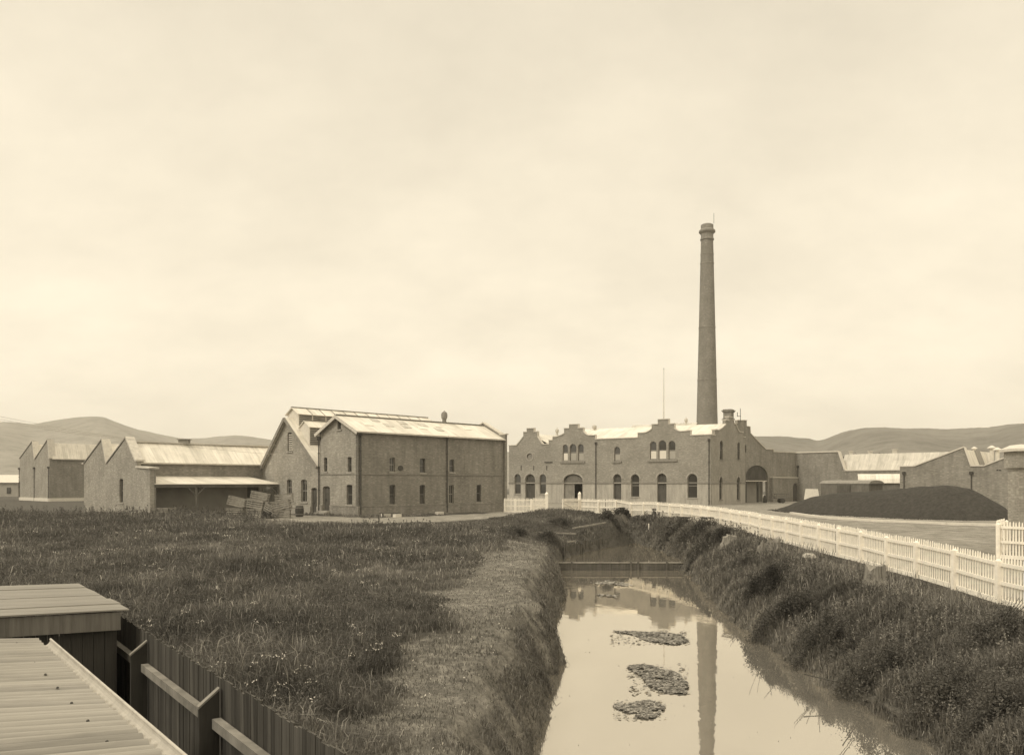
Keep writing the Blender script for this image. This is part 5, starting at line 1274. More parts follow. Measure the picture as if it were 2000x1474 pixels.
for a, b in zip(sposts[:-1], sposts[1:]):
    q = MB(); zr = ZF - .42; WP.boxw(q, a + .08, b - .03, zr - .11, zr, .025, .12); q.build('rail', M['rail_wood'], pal)
    q = MB(); WP.boxw(q, a + .08, b - .03, -.62, -.5, .025, .14); q.build('rail', M['post_wood'], pal)
# shed nearest camera: corrugated roof
e1 = Vector((-.617, .787)); p1 = Vector((.787, .617)); O1 = Vector((-5.44, 9.35)); ZE = 1.24; mS = .10
shed1 = thing('corrugated_shed', 'low shed with rusty corrugated iron roof nearest the camera at bottom left', 'shed', (O1.x, O1.y, -1.1))
def sp1(a, b, z): p = O1 - e1 * a - p1 * b; return Vector((p.x, p.y, z))   # a towards camera along the eave, b up the slope away from eave
q = MB(); na = 520; La, Lb = 9.0, 5.0
sheets = 0.0; prev = None; A_ = np.linspace(0, La, na)
def corr(a):
    ph = a / .15 * 2 * math.pi
    return .024 * math.sin(ph)
nb = 6
for i in range(na - 1):
    a0, a1 = A_[i], A_[i + 1]
    k0 = int(a0 / .62); lap = .012 * (1 - (a0 / .62 - k0)); lap1 = .012 * (1 - min(1, (a1 / .62 - k0)))
    for j in range(nb):
        b0, b1 = Lb * j / nb, Lb * (j + 1) / nb
        w = lambda a, b, l: ZE + .06 + mS * b + corr(a) + l + .006 * math.sin(b * 3 + k0)
        q.face([sp1(a0, b0 - .03, w(a0, b0, lap)), sp1(a1, b0 - .03, w(a1, b0, lap1)), sp1(a1, b1 - .03, w(a1, b1, lap1)), sp1(a0, b1 - .03, w(a0, b1, lap))],
               [(a0, b0), (a1, b0), (a1, b1), (a0, b1)])
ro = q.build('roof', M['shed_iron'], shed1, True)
q = MB(); q.box8([sp1(0, 0, ZE - .03), sp1(La, 0, ZE - .03), sp1(La, Lb, ZE - .03 + mS * Lb), sp1(0, Lb, ZE - .03 + mS * Lb), sp1(0, 0, ZE + .02), sp1(La, 0, ZE + .02), sp1(La, Lb, ZE + .02 + mS * Lb), sp1(0, Lb, ZE + .02 + mS * Lb)]); q.build('roof_boarding', M['shed_board'], shed1)
q = MB(); ng = 8
for k in range(ng):
    a0, a1 = math.pi + math.pi * k / ng, math.pi + math.pi * (k + 1) / ng
    P = lambda a, t: sp1(a, -.09 + .065 * math.cos(t), ZE + .05 + .065 * math.sin(t))
    q.face([P(-.05, a0), P(La, a0), P(La, a1), P(-.05, a1)])
q.tube(sp1(-.05, -.16, ZE + .055), sp1(La, -.16, ZE + .055), .012, 8); q.tube(sp1(-.05, -.03, ZE + .05), sp1(La, -.03, ZE + .05), .008, 6)
q.build('gutter', M['gutter'], shed1, True)
q = MB(); q.box8([sp1(.0, .06, -1.3), sp1(La, .06, -1.3), sp1(La, .1, -1.3), sp1(.0, .1, -1.3), sp1(.0, .06, ZE - .035), sp1(La, .06, ZE - .035), sp1(La, .1, ZE - .035), sp1(.0, .1, ZE - .035)])
q.box8([sp1(.05, .1, -1.3), sp1(.09, .1, -1.3), sp1(.09, Lb, -1.3), sp1(.05, Lb, -1.3), sp1(.05, .1, ZE - .035), sp1(.09, .1, ZE - .035), sp1(.09, Lb, ZE - .035 + mS * Lb * .95), sp1(.05, Lb, ZE - .035 + mS * Lb * .95)]); q.build('wall', M['shed_board'], shed1)
q = MB()
for a in np.arange(.3, La, .62):
    for b in (.22, 1.5, 2.9):
        p = sp1(a + .0, b, ZE + .076 + mS * b + .004); q.lathe(p, [(.014, 0), (.01, .012), (.0, .016)], 6)
q.build('roof_nail', M['iron_dark'], shed1)
# farther shed
O2 = Vector((-5.88, 12.3)); mS2 = .04; Z2 = 1.2
shed2 = thing('timber_shed', 'dark timber shed with flat pale sheet roof where the paling fence begins', 'shed', (O2.x, O2.y, -1.1))
def sp2(a, b, z): p = O2 + e1 * a - p1 * b; return Vector((p.x, p.y, z))
L2a, L2b = 3.72, 5.0
q = MB(); nsh = 6
for k in range(nsh):
    a0, a1 = -.05 + (L2a + .1) * k / nsh, -.05 + (L2a + .1) * (k + 1) / nsh + .02; l = .012 * (k % 2) + random.uniform(0, .008)
    roof_quad(q, sp2(a0, -.12 + random.uniform(-.03, .03), Z2 + l), sp2(a1, -.12, Z2 + l + .004), sp2(a1, L2b, Z2 + mS2 * L2b + l + .004), sp2(a0, L2b, Z2 + mS2 * L2b + l), .02)
q.build('roof', M['shed_felt'], shed2)
q = MB(); q.box8([sp2(-.02, 0, Z2 - .30), sp2(.02, 0, Z2 - .30), sp2(.02, L2b, Z2 - .30 + mS2 * L2b), sp2(-.02, L2b, Z2 - .30 + mS2 * L2b), sp2(-.02, 0, Z2 - .03), sp2(.02, 0, Z2 - .03), sp2(.02, L2b, Z2 - .03 + mS2 * L2b), sp2(-.02, L2b, Z2 - .03 + mS2 * L2b)]); q.build('fascia', M['joinery'], shed2)
q = MB(); nbd = 34
for k in range(nbd):
    b0 = .05 + k * .15; q.box8([sp2(.1 + random.uniform(0, .008), b0, -1.3), sp2(.13, b0, -1.3), sp2(.13, b0 + .142, -1.3), sp2(.1, b0 + .142, -1.3), sp2(.1, b0, Z2 - .04 + mS2 * b0), sp2(.13, b0, Z2 - .04 + mS2 * b0), sp2(.13, b0 + .142, Z2 - .04 + mS2 * b0), sp2(.1, b0 + .142, Z2 - .04 + mS2 * b0)])
q.box8([sp2(.13, .02, -1.3), sp2(L2a, .02, -1.3), sp2(L2a, .06, -1.3), sp2(.13, .06, -1.3), sp2(.13, .02, Z2 - .04), sp2(L2a, .02, Z2 - .04), sp2(L2a, .06, Z2 - .04), sp2(.13, .06, Z2 - .04)]); q.build('wall', M['shed_board'], shed2)

# overhead wires
for i, (a, b, l) in enumerate([((-200, 771, 60), (700, 893, 86), 'upper overhead wire slanting across the hills to the store'), ((-200, 775, 60), (540, 869, 84), 'middle overhead wire slanting across the left hills'), ((-200, 779, 61), (514, 868, 84), 'lowest overhead wire slanting across the left hills')]):
    A = Vector((pxpt(a[0], a[2])[0], a[2], CAMZ + (HZ - a[1]) * a[2] / F)); 
    b = (b[0], [878, 880, 872][i], b[2]) if False else b
    B = Vector((pxpt(b[0], b[2])[0], b[2], CAMZ + (HZ - b[1]) * b[2] / F)); q = MB(); n = 24; pts_ = [A.lerp(B, k / n) - Vector((0, 0, 1.1 * 4 * (k / n) * (1 - k / n))) for k in range(n + 1)]
    for p0, p1_ in zip(pts_[:-1], pts_[1:]): q.tube(p0, p1_, .014, 5)
    tag(q.build('overhead_wire', M['iron_dull']), l, 'wire', 'overhead wires at the left')

# ------------------------------------------------------------------ vegetation
def blade_mesh(name, P, H, Wd, tone, mat, lean=.35, kindlab=None, seg=2, curl=.5):
    n = len(P); az = rng.uniform(0, 2 * np.pi, n); la = rng.uniform(0, 2 * np.pi, n); ln = rng.uniform(.1, 1, n) * lean
    d = np.stack([np.cos(az), np.sin(az), np.zeros(n)], -1) * (Wd / 2)[:, None]
    L = np.stack([np.cos(la), np.sin(la)], -1) * (ln * H)[:, None]
    mid = P.copy(); mid[:, :2] += L * .35; mid[:, 2] += H * .6
    tip = P.copy(); tip[:, :2] += L; tip[:, 2] += H * (1 - curl * ln)
    V = np.stack([P - d, P + d, mid + d * .8, mid - d * .8, tip], 1)       # n,5,3
    base = np.arange(n) * 5
    me = bpy.data.meshes.new(name)
    me.vertices.add(n * 5); me.vertices.foreach_set('co', V.reshape(-1).astype(np.float32))
    loops = np.stack([base, base + 1, base + 2, base + 3, base + 3, base + 2, base + 4], 1).reshape(-1)
    me.loops.add(n * 7); me.loops.foreach_set('vertex_index', loops.astype(np.int32))
    me.polygons.add(n * 2); ls = np.stack([np.arange(n) * 7, np.arange(n) * 7 + 4], 1).reshape(-1)
    me.polygons.foreach_set('loop_start', ls.astype(np.int32))
    me.update(calc_edges=True)
    a = me.attributes.new('tone', 'FLOAT', 'POINT'); a.data.foreach_set('value', np.repeat(np.clip(tone, 0, 1), 5).astype(np.float32))
    me.materials.append(mat); o = bpy.data.objects.new(name, me); COL.objects.link(o)
    o['kind'] = 'stuff'
    if kindlab: o['label'] = kindlab
    return o

# value noise for patches
_gr = rng.uniform(0, 1, (128, 128))
def vnoise(X, Y, sc):
    x = X / sc + 1000; y = Y / sc + 1000; xi = np.floor(x).astype(int); yi = np.floor(y).astype(int); fx_ = sm(x - xi); fy_ = sm(y - yi)
    g = lambda a, b: _gr[a % 128, b % 128]
    return (g(xi, yi) * (1 - fx_) + g(xi + 1, yi) * fx_) * (1 - fy_) + (g(xi, yi + 1) * (1 - fx_) + g(xi + 1, yi + 1) * fx_) * fy_

def sample(n, y0, y1, kmin, kmax, power=.6):
    """plan points inside the view wedge, denser close to the camera"""
    t = rng.uniform(0, 1, n); e = 1 - power
    Y = (y0 ** e + t * (y1 ** e - y0 ** e)) ** (1 / e); k = rng.uniform(kmin, kmax, n)
    return k * Y, Y
def footprint(X, Y):
    """inside buildings on the left"""
    rel = np.stack([X - C0.x, Y - C0.y], -1); a = rel @ np.array(uA); b = rel @ np.array(vA)
    m1 = (a > -.2) & (a < 25) & (b > -.2) & (b < Wb1)
    m2 = (a > aF - .2) & (b > Wb1 - dv - .2)
    rel2 = np.stack([X - Fd.A.x, Y - Fd.A.y], -1); a2 = rel2 @ np.array(uA); b2 = rel2 @ np.array(vA)
    m3 = (a2 > -.2) & (b2 > -.2)
    rel3 = np.stack([X - O1.x, Y - O1.y], -1); pe = rel3 @ np.array((nP.x, nP.y)); fp_ = np.stack([X - Fp0.x, Y - Fp0.y], -1) @ np.array((nP.x, nP.y)); al = np.stack([X - Fp0.x, Y - Fp0.y], -1) @ np.array((uP.x, uP.y))
    m4 = (fp_ < .05) & (al > -2.2)
    return m1 | m2 | m3 | m4

# left meadow
X, Y = sample(430000, 7.5, 80, -.74, .10, .7)
edge = xl_(Y) - X
rdm = road_d(X, Y)
pm = path_mask(X, Y)
keep = (edge > .05) & ~footprint(X, Y) & (rdm > 3.8 + 1.2 * vnoise(X, Y, 1.2)) & ~yard_mask(X, Y)
keep &= rng.uniform(0, 1, len(X)) > pm * .62
X, Y, edge, pm = X[keep], Y[keep], edge[keep], pm[keep]
n1 = vnoise(X, Y, 3.2); n2 = vnoise(X + 50, Y, 1.1); n3 = vnoise(X, Y + 90, .5)
short = np.clip(pm + (edge < 1.2) * .0, 0, 1)
nb = vnoise(X + 77, Y + 31, 6.0)
tall = (.10 + .50 * n1 * sm((nb - .25) / .5) + .16 * n2)
tall += .25 * sm((Y - 58) / 10) * sm((-10 - X) / 12) * (.4 + n2)
tall = np.where(Y > 62, tall * np.where(X > -12, .55, 1), tall)
H = tall * (1 - .8 * short) * rng.uniform(.55, 1.25, len(X)) + .04
Wd = (.0065 + .0005 * Y) * rng.uniform(.6, 1.5, len(X))
tone = -.05 + .64 * n2 * vnoise(X + 20, Y + 5, 4.5) + .12 * (1 - nb) + .26 * rng.uniform(0, 1, len(X)) ** 2 + .15 * short + .25 * (n3 - .5) + .0015 * Y
sel = rng.uniform(0, 1, len(X)) < .05; tone[sel] += .5; H[sel] *= 1.3
H *= np.interp(Y, [8, 14, 25], [.62, .8, 1])
P = np.stack([X, Y, ground_z(X, Y) - .02], -1)
blade_mesh('meadow_grass', P, H, Wd, tone, M['grass'], 1.0, 'rank meadow grass filling the field left of the creek')
# broad leaved weeds (dark) in clumps
def leaves(name, P, size, tone, mat, label=None, top=False):
    n = len(P); a = rng.normal(0, 1, (n, 3)); a /= np.linalg.norm(a, axis=1)[:, None]; b = rng.normal(0, 1, (n, 3)); b = np.cross(a, b); b /= np.linalg.norm(b, axis=1)[:, None]
    a *= (size * .5)[:, None]; b *= (size * .28)[:, None]
    V = np.stack([P - a, P + b, P + a, P - b], 1)
    me = bpy.data.meshes.new(name); me.vertices.add(n * 4); me.vertices.foreach_set('co', V.reshape(-1).astype(np.float32))
    me.loops.add(n * 4); me.loops.foreach_set('vertex_index', np.arange(n * 4, dtype=np.int32)); me.polygons.add(n); me.polygons.foreach_set('loop_start', (np.arange(n) * 4).astype(np.int32)); me.update(calc_edges=True)
    at = me.attributes.new('tone', 'FLOAT', 'POINT'); at.data.foreach_set('value', np.repeat(np.clip(tone, 0, 1), 4).astype(np.float32)); me.materials.append(mat)
    o = bpy.data.objects.new(name, me); COL.objects.link(o)
    return o
def weed_clumps(n_cl, per, y0, y1, k0, k1, hmin, hmax, cond, name, label, mat, tn=(.0, .5)):
    X, Y = sample(n_cl, y0, y1, k0, k1, .6); k = cond(X, Y); X, Y = X[k], Y[k]; n = len(X)
    h = rng.uniform(hmin, hmax, n); r = h * .28
    idx_ = np.repeat(np.arange(n), per); u = rng.uniform(0, 1, n * per)
    rr = r[idx_] * (1.1 - u) * rng.uniform(.1, 1, n * per); an = rng.uniform(0, 2 * np.pi, n * per)
    px_ = X[idx_] + rr * np.cos(an); py2 = Y[idx_] + rr * np.sin(an); pz = ground_z(X, Y)[idx_] + u * h[idx_]
    base = rng.uniform(tn[0], tn[1], n)[idx_]
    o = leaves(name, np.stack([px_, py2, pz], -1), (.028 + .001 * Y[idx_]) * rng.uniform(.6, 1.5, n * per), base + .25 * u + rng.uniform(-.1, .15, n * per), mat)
    o['kind'] = 'stuff'; o['label'] = label; return o
lm = lambda X, Y: (xl_(Y) - X > 3.2) & ~footprint(X, Y) & (road_d(X, Y) > 4.6) & (vnoise(X + 77, Y + 31, 6.0) > .40) & (vnoise(X, Y, 1.6) > .4)
weed_clumps(15000, 24, 8, 78, -.72, .02, .25, .70, lm, 'dock_weeds', 'dark leafy dock and weeds scattered through the meadow', M['leaf'], (.0, .40))
lm2 = lambda X, Y: (X < -19 - .0 * Y) & ~footprint(X, Y) & (road_d(X, Y) > 4.0) & (vnoise(X, Y, 2.4) > .35)
weed_clumps(1500, 34, 60, 77, -.72, -.2, .6, 1.15, lm2, 'tall_weeds', 'tall dark weeds along the far edge of the meadow', M['leaf'], (.0, .4))
# white umbels
X, Y = sample(420, 8, 60, -.62, 0, .8); k = (xl_(Y) - X > 3) & ~footprint(X, Y) & (vnoise(X + 9, Y, 2.0) > .66); X, Y = X[k], Y[k]
idx_ = np.repeat(np.arange(len(X)), 8); r = rng.normal(0, .05, (len(idx_), 2)) * (1 + Y[idx_] / 40)[:, None]
o = leaves('wildflowers', np.stack([X[idx_] + r[:, 0], Y[idx_] + r[:, 1], ground_z(X, Y)[idx_] + .55 + rng.uniform(-.04, .04, len(idx_))], -1), np.full(len(idx_), .03) * (1 + Y[idx_] / 35), rng.uniform(0, 1, len(idx_)), M['flower']); o['kind'] = 'stuff'; o['label'] = 'small white flower heads in the meadow grass'
# pebbles on the path
X, Y = sample(2500, 8, 60, -.3, .1, .7); k = path_mask(X, Y) > .4; X, Y = X[k], Y[k]
o = leaves('pebbles', np.stack([X, Y, ground_z(X, Y) + .05], -1), rng.uniform(.015, .05, len(X)) * (1 + Y / 40), rng.uniform(0, 1, len(X)), M['pebble']); o['kind'] = 'stuff'; o['label'] = 'pale pebbles and bits on the trodden path'
# left bank overhanging grass
n = 34000; Y = (7 ** .3 + rng.uniform(0, 1, n) * (57 ** .3 - 7 ** .3)) ** (1 / .3); d = rng.uniform(-.35, .6, n); X = xl_(Y) - d
z = ground_z(X, Y); n1 = vnoise(X, Y, .9); keep = (z > -2.95) & (n1 > .2)
X, Y, z, n1 = X[keep], Y[keep], z[keep], n1[keep]
blade_mesh('bank_grass', np.stack([X, Y, z - .02], -1), (.07 + .22 * n1 ** 1.5) * rng.uniform(.5, 1.3, len(X)), (.006 + .0006 * Y) * rng.uniform(.6, 1.5, len(X)), .17 + .42 * vnoise(X, Y, .6) + .25 * rng.uniform(0, 1, len(X)) ** 2, M['bankgrass'], 1.1, 'grass overhanging the left creek bank', curl=.95)
n = 260; Y = rng.uniform(17, 45, n); k = vnoise(Y, Y * 0, 1.6) > .55; Y = Y[k]; X = xl_(Y) + rng.uniform(-.1, .22, len(Y))
blade_mesh('water_edge_rushes', np.stack([X, Y, np.full(len(X), -2.95)], -1), rng.uniform(.25, .7, len(X)), .012 + .0004 * Y, rng.uniform(.1, .5, len(X)), M['bankgrass'], .8, 'sparse rushes standing in the water at the left bank', curl=.5)
# upper pool surroundings
n = 60000; X = rng.uniform(-2, 16, n); Y = rng.uniform(56, 82, n); rightside = X > (xl_(Y) + xr_(Y)) / 2
inside = (X > xl_(Y) - .1) & (X < xr_(Y) + .1) & (Y < 75.6); keep = ~inside & (X < fence_x(Y) - .15) & (road_d(X, Y) > 4.2) & (Y < 81.5 - .12 * X * 0)
X, Y = X[keep], Y[keep]; n1 = vnoise(X, Y, 2.0)
blade_mesh('pool_grass', np.stack([X, Y, ground_z(X, Y) - .02], -1), (.08 + .32 * n1 ** 1.5) * rng.uniform(.5, 1.3, len(X)) * np.where(Y > 74, .6, 1), .035 * rng.uniform(.6, 1.5, len(X)), .10 + .35 * vnoise(X, Y, 1.1) + .15 * rng.uniform(0, 1, len(X)) ** 2, M['bankgrass'], .7, 'grass around the head of the pool')
# right bank
n = 300000; Y = (9 ** .25 + rng.uniform(0, 1, n) * (80 ** .25 - 9 ** .25)) ** 4; d = rng.uniform(-.1, 1, n) ** 1 * 6.2; X = xr_(Y) + d
keep = (X < fence_x(Y) - .12) & (Y < 79); X, Y, d = X[keep], Y[keep], d[keep]
n1 = vnoise(X, Y, 1.8); n2 = vnoise(X + 30, Y + 7, .7)
H = (.12 + .34 * n1 + .22 * n2 ** 2) * rng.uniform(.5, 1.3, len(X)) * np.interp(d, [0, .6, 2, 3.6, 4.6, 6.2], [.7, 1.1, 1.2, .75, .35, .2]) * np.interp(Y, [9, 40, 80], [1.1, 1, .8])
tone = .10 + .52 * n2 * vnoise(X + 11, Y + 3, 2.6) + .22 * rng.uniform(0, 1, len(X)) ** 2 + np.interp(d, [0, .3, .7, 3.5, 5, 6.2], [.22, .15, .0, 0, .03, .05]) + .05 * (d > 4.6)
sel = rng.uniform(0, 1, len(X)) < .04; tone[sel] += .4
blade_mesh('creekside_grass', np.stack([X, Y, ground_z(X, Y) - .02], -1), H, (.009 + .00055 * Y) * rng.uniform(.6, 1.5, len(X)), tone, M['bankgrass'], .75, 'rank dark grass on the right creek bank', curl=.7)
rm = lambda X, Y: (X > xr_(Y) + .25) & (X < xr_(Y) + 3.7) & (vnoise(X, Y, 1.7) > .33)
weed_clumps(26000, 30, 10, 78, .1, .85, .25, .80, rm, 'bank_weeds', 'dark leafy weeds tangled over the right creek bank', M['leaf'], (.1, .8))

n = 16000; Y = (9 ** .25 + rng.uniform(0, 1, n) * (78 ** .25 - 9 ** .25)) ** 4; X = xr_(Y) + rng.uniform(.1, 5.4, n); k = (X < fence_x(Y) - .3) & (Y < 76) & (vnoise(X, Y, 1.3) > .42); X, Y = X[k], Y[k]
blade_mesh('dry_stalks', np.stack([X, Y, ground_z(X, Y)], -1), rng.uniform(.3, .8, len(X)), (.006 + .0004 * Y), rng.uniform(.35, 1, len(X)), M['grass'], .9, 'thin pale dry stalks among the weeds of the right bank', curl=.6)
# individual shrubs
def shrub(px, Y, h, r, label, n=2600, X=None, squash=1.0, dark=.15, grp='shrubs along the creek'):
    x = (px - CX) / F * Y if X is None else X; z = float(ground_z(x, Y)); t = thing('shrub', label, 'shrub', (x, Y, z), grp)
    n = int(n * 1.9); dark = dark + .12
    nc = 26; cen = []; sk = random.uniform(.65, 1.5); ar_ = random.uniform(0, 3.14)
    for k in range(nc):
        a = random.uniform(0, 2 * math.pi); u = random.random() ** .8; rr = r * (1.25 - .75 * u) * random.uniform(.15, 1.0); ex, ey = rr * sk * math.cos(a), rr / sk * math.sin(a)
        cx_, cy_ = ex * math.cos(ar_) - ey * math.sin(ar_), ex * math.sin(ar_) + ey * math.cos(ar_)
        cen.append((cx_, cy_, h * (.05 + .85 * u * random.uniform(.6, 1)), r * random.uniform(.13, .36)))
    ci = rng.integers(0, nc, n); cen = np.array(cen); dirs = rng.normal(0, 1, (n, 3)); dirs /= np.linalg.norm(dirs, axis=1)[:, None]
    p = cen[ci, :3] + dirs * (cen[ci, 3] * rng.uniform(.15, 1.35, n) ** .8)[:, None]; p[:, 2] = np.maximum(p[:, 2], .02)
    p[:, 2] += ground_z(x + p[:, 0], Y + p[:, 1]) - z; p[:, 2] = np.minimum(p[:, 2], h * 1.15)
    ctone = rng.uniform(-.12, .3, nc)[ci]
    o = leaves('foliage', p, (.03 + .0011 * Y) * rng.uniform(.6, 1.4, n), dark + ctone + rng.uniform(-.1, .15, n), M['leaf']); o.parent = t
    q = MB()
    for c in cen[:9]:
        q.tube(Vector((x, Y, z - .1)) + Vector((random.uniform(-.08, .08) * r, random.uniform(-.08, .08) * r, 0)), Vector((x + c[0] * .9, Y + c[1] * .9, z + c[2])), .014 + .004 * r, 5)
    # a few thin shoots sticking out
    for k in range(7):
        a = random.uniform(0, 2 * math.pi); q.tube((x + .3 * r * math.cos(a), Y + .3 * r * math.sin(a), z + h * .6), (x + .7 * r * math.cos(a), Y + .7 * r * math.sin(a), z + h * random.uniform(1.02, 1.22)), .008, 4)
    q.build('stems', M['post_wood'], t)
shrub(1492, 35.0, 1.7, 1.25, 'tall dark shrub on the right bank opposite the bulging left bank', 5000, dark=-.08)
shrub(1530, 30.5, 1.25, 1.0, 'dark bush just below the tall shrub on the right bank', 4200, dark=-.02)
shrub(1600, 26.5, 1.2, 1.1, 'leafy bush overhanging the water midway down the right bank', 4200, dark=.0)
shrub(1690, 22.6, 1.15, 1.15, 'broad bush on the right bank below the nearest stump', 4200)
shrub(1830, 19.6, 1.1, 1.1, 'bush on the near right bank above the log edge', 4500)
shrub(1950, 17.6, 1.2, 1.2, 'nearest bush in the bottom right corner of the bank', 5000)
shrub(1940, 21.5, 1.0, 1.1, 'loose bush on the slope under the right end of the picket fence', 4200)
shrub(1385, 54.0, 1.4, 1.4, 'rounded bush on the bank beside the right end of the weir', 3600, dark=.0)
shrub(1352, 61.0, 1.5, 1.7, 'wide bush hanging over the right side of the upper pool', 3600)
shrub(1312, 67.0, 1.4, 1.5, 'dense bush at the right of the pool just below the fence', 3400)
shrub(1222, 79.3, .8, 1.2, 'dark bush on the mound at the head of the pool', 3000, dark=.0)
shrub(1190, 73.0, .9, 1.0, 'low bush above the left drain mouth', 2600)
shrub(1282, 75.2, 1.0, .75, 'small leafy sapling in front of the picket fence', 1500)
shrub(1075, 60.0, .8, 1.0, 'scrubby bush on the left bank just above the weir', 2400)
shrub(1010, 60.5, .6, 1.1, 'low dark scrub left of the pale plank', 2200)
shrub(1090, 69.5, .55, 1.2, 'low scrub on the grassy mound by the gateway', 2200)
shrub(523, 72.6, .6, .65, 'low bush growing among the crate stacks', 1400, grp=None)
shrub(277, 9.6, .75, .35, 'small leafy plant in the alley between near shed and paling fence', 500, X=-4.35, grp=None)
shrub(1452, 43.0, 1.0, 1.1, 'spreading bush between the pair of stumps and the water', 3600)
# hill foot trees
for i, (px, py, s_) in enumerate([(1670, 885, 3.0), (1718, 884, 3.6), (1728, 886, 2.6), (1786, 889, 3.4), (1800, 891, 2.6)]):
    Y = 230; x = (px - CX) / F * Y; zt = CAMZ + (HZ - py) * Y / F
    t = thing('tree', ['small dark tree left of the middle far chimney', 'taller dark tree right of the middle far chimney', 'low dark tree beside the taller one beyond the striped roof', 'dark tree beyond the left slope of the brick gable', 'low dark tree nearest the brick gable roof'][i], 'tree', (x, Y, 0), 'far trees at the hill foot')
    n = 900; dirs = rng.normal(0, 1, (n, 3)); dirs /= np.linalg.norm(dirs, axis=1)[:, None]; cen = rng.normal(0, 1, (7, 3)) * np.array([.5, .5, .4]) * s_ * .6; ci = rng.integers(0, 7, n)
    p = cen[ci] + dirs * s_ * .45 * rng.uniform(.4, 1, n)[:, None] ** .5; p[:, 2] += zt - s_ * .6
    o = leaves('crown', p, rng.uniform(.25, .6, n), rng.uniform(.2, .9, n), M['leaf']); o.parent = t
    q = MB(); q.lathe((x, Y, 0), [(.3, -2), (.18, zt - s_)], 8); q.build('trunk', M['post_wood'], t)

# floating weed patches
def raft(name, label, poly, n, tone, grp, zw=-2.9, cat='water weed', size=.06):
    """poly in photo pixels on the water plane"""
    pts = []; h = CAMZ - zw
    xs_ = [p[0] for p in poly]; ys_ = [p[1] for p in poly]
    def inside(x, y):
        c = False; j = len(poly) - 1
        for i in range(len(poly)):
            if (poly[i][1] > y) != (poly[j][1] > y) and x < (poly[j][0] - poly[i][0]) * (y - poly[i][1]) / (poly[j][1] - poly[i][1]) + poly[i][0]: c = not c
            j = i
        return c
    mb = MB(); cnt = 0; tones = []
    while cnt < n:
        x, y = random.uniform(min(xs_), max(xs_)) + random.gauss(0, 1.5), random.uniform(min(ys_), max(ys_)) + random.gauss(0, .8)
        if not inside(x, y) and random.random() > .03: continue
        Y = h * F / (y - HZ); X = (x - CX) / F * Y; s = size * random.uniform(.5, 1.5); a = random.uniform(0, 6.28)
        if vnoise(np.array(X), np.array(Y), .22) < .2: cnt += .25; continue
        zz = zw + random.uniform(.004, .018); m_ = random.randint(5, 7)
        ta, tm = random.uniform(0, 6.28), random.uniform(.1, .7)
        P = []
        for k in range(m_):
            rx = s * random.uniform(.5, 1.1); ag = a + 6.28 * k / m_
            P.append((X + rx * math.cos(ag), Y + rx * math.sin(ag), max(zw + .003, zz + .02 + .6 * rx * tm * math.cos(ag - ta))))
        mb.face(P); tones += [tone + random.uniform(-.6, .35)] * m_; cnt += 1
    o = mb.build(name, M['weed']); at = o.data.attributes.new('tone', 'FLOAT', 'POINT'); at.data.foreach_set('value', tones); tag(o, label, cat, grp)
raft('water_weed', 'long pointed raft of floating weed, farthest of the three dark patches', [(1192, 1232), (1240, 1234), (1300, 1236), (1330, 1240), (1346, 1252), (1320, 1259), (1290, 1256), (1262, 1250), (1240, 1240)], 3300, .85, 'floating weed rafts')
raft('water_weed', 'slanting raft of floating weed, middle of the three dark patches', [(1226, 1303), (1245, 1297), (1275, 1301), (1300, 1308), (1325, 1316), (1345, 1338), (1338, 1355), (1300, 1352), (1268, 1340), (1255, 1322)], 3300, .8, 'floating weed rafts')
raft('water_weed', 'rounded raft of floating weed, nearest of the three dark patches', [(1197, 1378), (1222, 1369), (1270, 1368), (1300, 1380), (1285, 1396), (1270, 1405), (1240, 1400), (1250, 1392), (1215, 1390)], 2400, .9, 'floating weed rafts', size=.045)
raft('water_weed', 'broken pale strip of floating scum just below the weir', [(1175, 1134), (1200, 1134), (1238, 1143), (1225, 1145), (1190, 1141), (1155, 1141)], 300, 1.0, 'floating weed rafts', size=.09)
raft('water_weed', 'thin pale streak of floating scum further below the weir', [(1163, 1160), (1203, 1163), (1203, 1167), (1170, 1163)], 110, 1.0, 'floating weed rafts', size=.08)
n = 260; Y = rng.uniform(18, 56, n); X = xl_(Y) + .2 + (xr_(Y) - xl_(Y) - .4) * rng.beta(.45, .45, n)
o = leaves('floating_debris', np.stack([X, Y, np.full(n, -2.893)], -1), rng.uniform(.02, .055, n), rng.uniform(.2, 1, n), M['weed']); o['kind'] = 'stuff'; o['label'] = 'scattered leaves and scraps floating on the creek'
# log along the right water edge
lg = MB(); A = Vector((float(xr_(24)) + .15, 24.2, -2.72)); B = Vector((float(xr_(20.6)) + .25, 20.4, -2.68)); lg.tube(A, B, .13, 10); tag(lg.build('sunken_log', M['old_wood']), 'half sunken pale log along the water edge of the right bank', 'log')

# ------------------------------------------------------------------ haze
HAZE = True
if HAZE:
    hz = MB(); hz.box8([(-2900, -450, -5.5), (2900, -450, -5.5), (2900, 2700, -5.5), (-2900, 2700, -5.5), (-2900, -450, 160), (2900, -450, 160), (2900, 2700, 160), (-2900, 2700, 160)])
    m = bpy.data.materials.new('haze'); m.use_nodes = True; nt = m.node_tree
    for n_ in list(nt.nodes):
        if n_.type != 'OUTPUT_MATERIAL': nt.nodes.remove(n_)
    v = nt.nodes.new('ShaderNodeVolumePrincipled'); v.inputs['Density'].default_value = .00032; v.inputs['Color'].default_value = (1, .97, .88, 1); v.inputs['Anisotropy'].default_value = .2
    nt.links.new(v.outputs[0], nt.nodes['Material Output'].inputs['Volume'])
    o = hz.build('haze', m); o['kind'] = 'stuff'

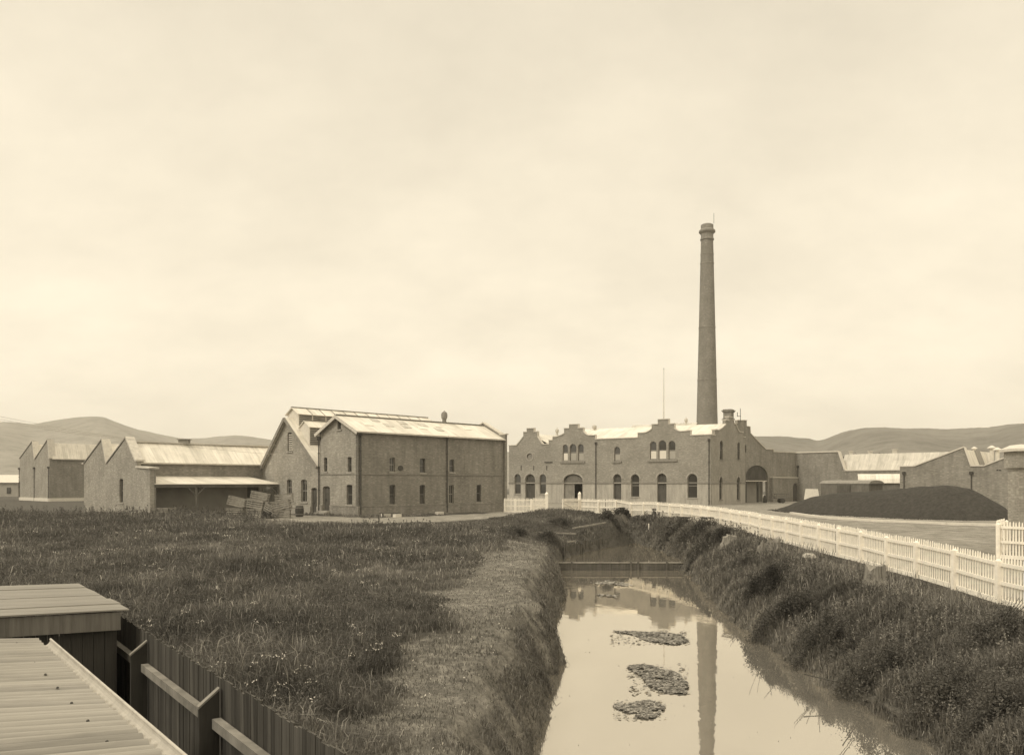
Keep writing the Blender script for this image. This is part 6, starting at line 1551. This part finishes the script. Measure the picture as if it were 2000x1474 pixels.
# ------------------------------------------------------------------ light and sky
sun_dir = Vector((-.80, -.52, 0)).normalized(); EL = R(44)
sd = Vector((sun_dir.x * math.cos(EL), sun_dir.y * math.cos(EL), math.sin(EL)))
sl = bpy.data.lights.new('sun', 'SUN'); sl.energy = 1.5; sl.angle = R(12); sl.color = (1, .93, .80)
so = bpy.data.objects.new('sun', sl); COL.objects.link(so); so.rotation_euler = sd.to_track_quat('Z', 'Y').to_euler()
w = bpy.data.worlds.new('World'); scn.world = w; w.use_nodes = True; nt = w.node_tree
bg = nt.nodes['Background']
sky = N(nt, 'ShaderNodeTexSky', sky_type='NISHITA'); sky.sun_disc = False; sky.sun_elevation = EL; sky.sun_rotation = math.atan2(sd.x, sd.y); sky.dust_density = 4; sky.air_density = 1.5
bwn = N(nt, 'ShaderNodeRGBToBW'); nt.links.new(sky.outputs[0], bwn.inputs[0])
tc = N(nt, 'ShaderNodeTexCoord').outputs['Generated']
sx = N(nt, 'ShaderNodeSeparateXYZ'); nt.links.new(tc, sx.inputs[0])
zz = math_(nt, 'MAXIMUM', sx.outputs[2], 0.0)
den = math_(nt, 'ADD', zz, .42)
cb = N(nt, 'ShaderNodeCombineXYZ'); nt.links.new(math_(nt, 'DIVIDE', sx.outputs[0], den), cb.inputs[0]); nt.links.new(math_(nt, 'DIVIDE', sx.outputs[1], den), cb.inputs[1])
c1 = noise(nt, mapping(nt, cb.outputs[0], (1.0, 1.25, 1)), 2.1, 8, .6)
base = N(nt, 'ShaderNodeValToRGB'); cr = base.color_ramp; cr.interpolation = 'EASE'
stops = [(0, 1.20), (.10, 1.06), (.28, .92), (.5, .80), (.75, 1.5), (1, 1.9)]
while len(cr.elements) < len(stops): cr.elements.new(.5)
for e, (p, c) in zip(cr.elements, stops): e.position = p; e.color = (c, c, c, 1)
nt.links.new(zz, base.inputs[0])
cl = math_(nt, 'ADD', math_(nt, 'MULTIPLY', c1, .52), .73)
lum = math_(nt, 'MULTIPLY', base.outputs[0], cl)
lum = math_(nt, 'ADD', math_(nt, 'MULTIPLY', lum, .92), math_(nt, 'MULTIPLY', bwn.outputs[0], .006))
tint = mixc(nt, 1, (1.0, .894, .702, 1), (1, 1, 1, 1), 'MULTIPLY')
fin = N(nt, 'ShaderNodeVectorMath', operation='SCALE'); nt.links.new(tint, fin.inputs[0]); nt.links.new(lum, fin.inputs['Scale'])
nt.links.new(fin.outputs[0], bg.inputs[0]); bg.inputs[1].default_value = 1.0
scn.view_settings.view_transform = 'Standard'; scn.view_settings.look = 'None'; scn.view_settings.exposure = .2; scn.view_settings.gamma = 1

cam = bpy.data.cameras.new('Camera'); co = bpy.data.objects.new('Camera', cam); COL.objects.link(co)
co.location = (0, 0, CAMZ); co.rotation_euler = (R(90), 0, 0)
cam.sensor_width = 36; cam.lens = F / 2000 * 36; cam.shift_y = (HZ - 737) / 2000; cam.clip_end = 6000; cam.clip_start = .1
scn.camera = co
scn.cycles.max_bounces = 6; scn.cycles.diffuse_bounces = 3; scn.cycles.volume_bounces = 0
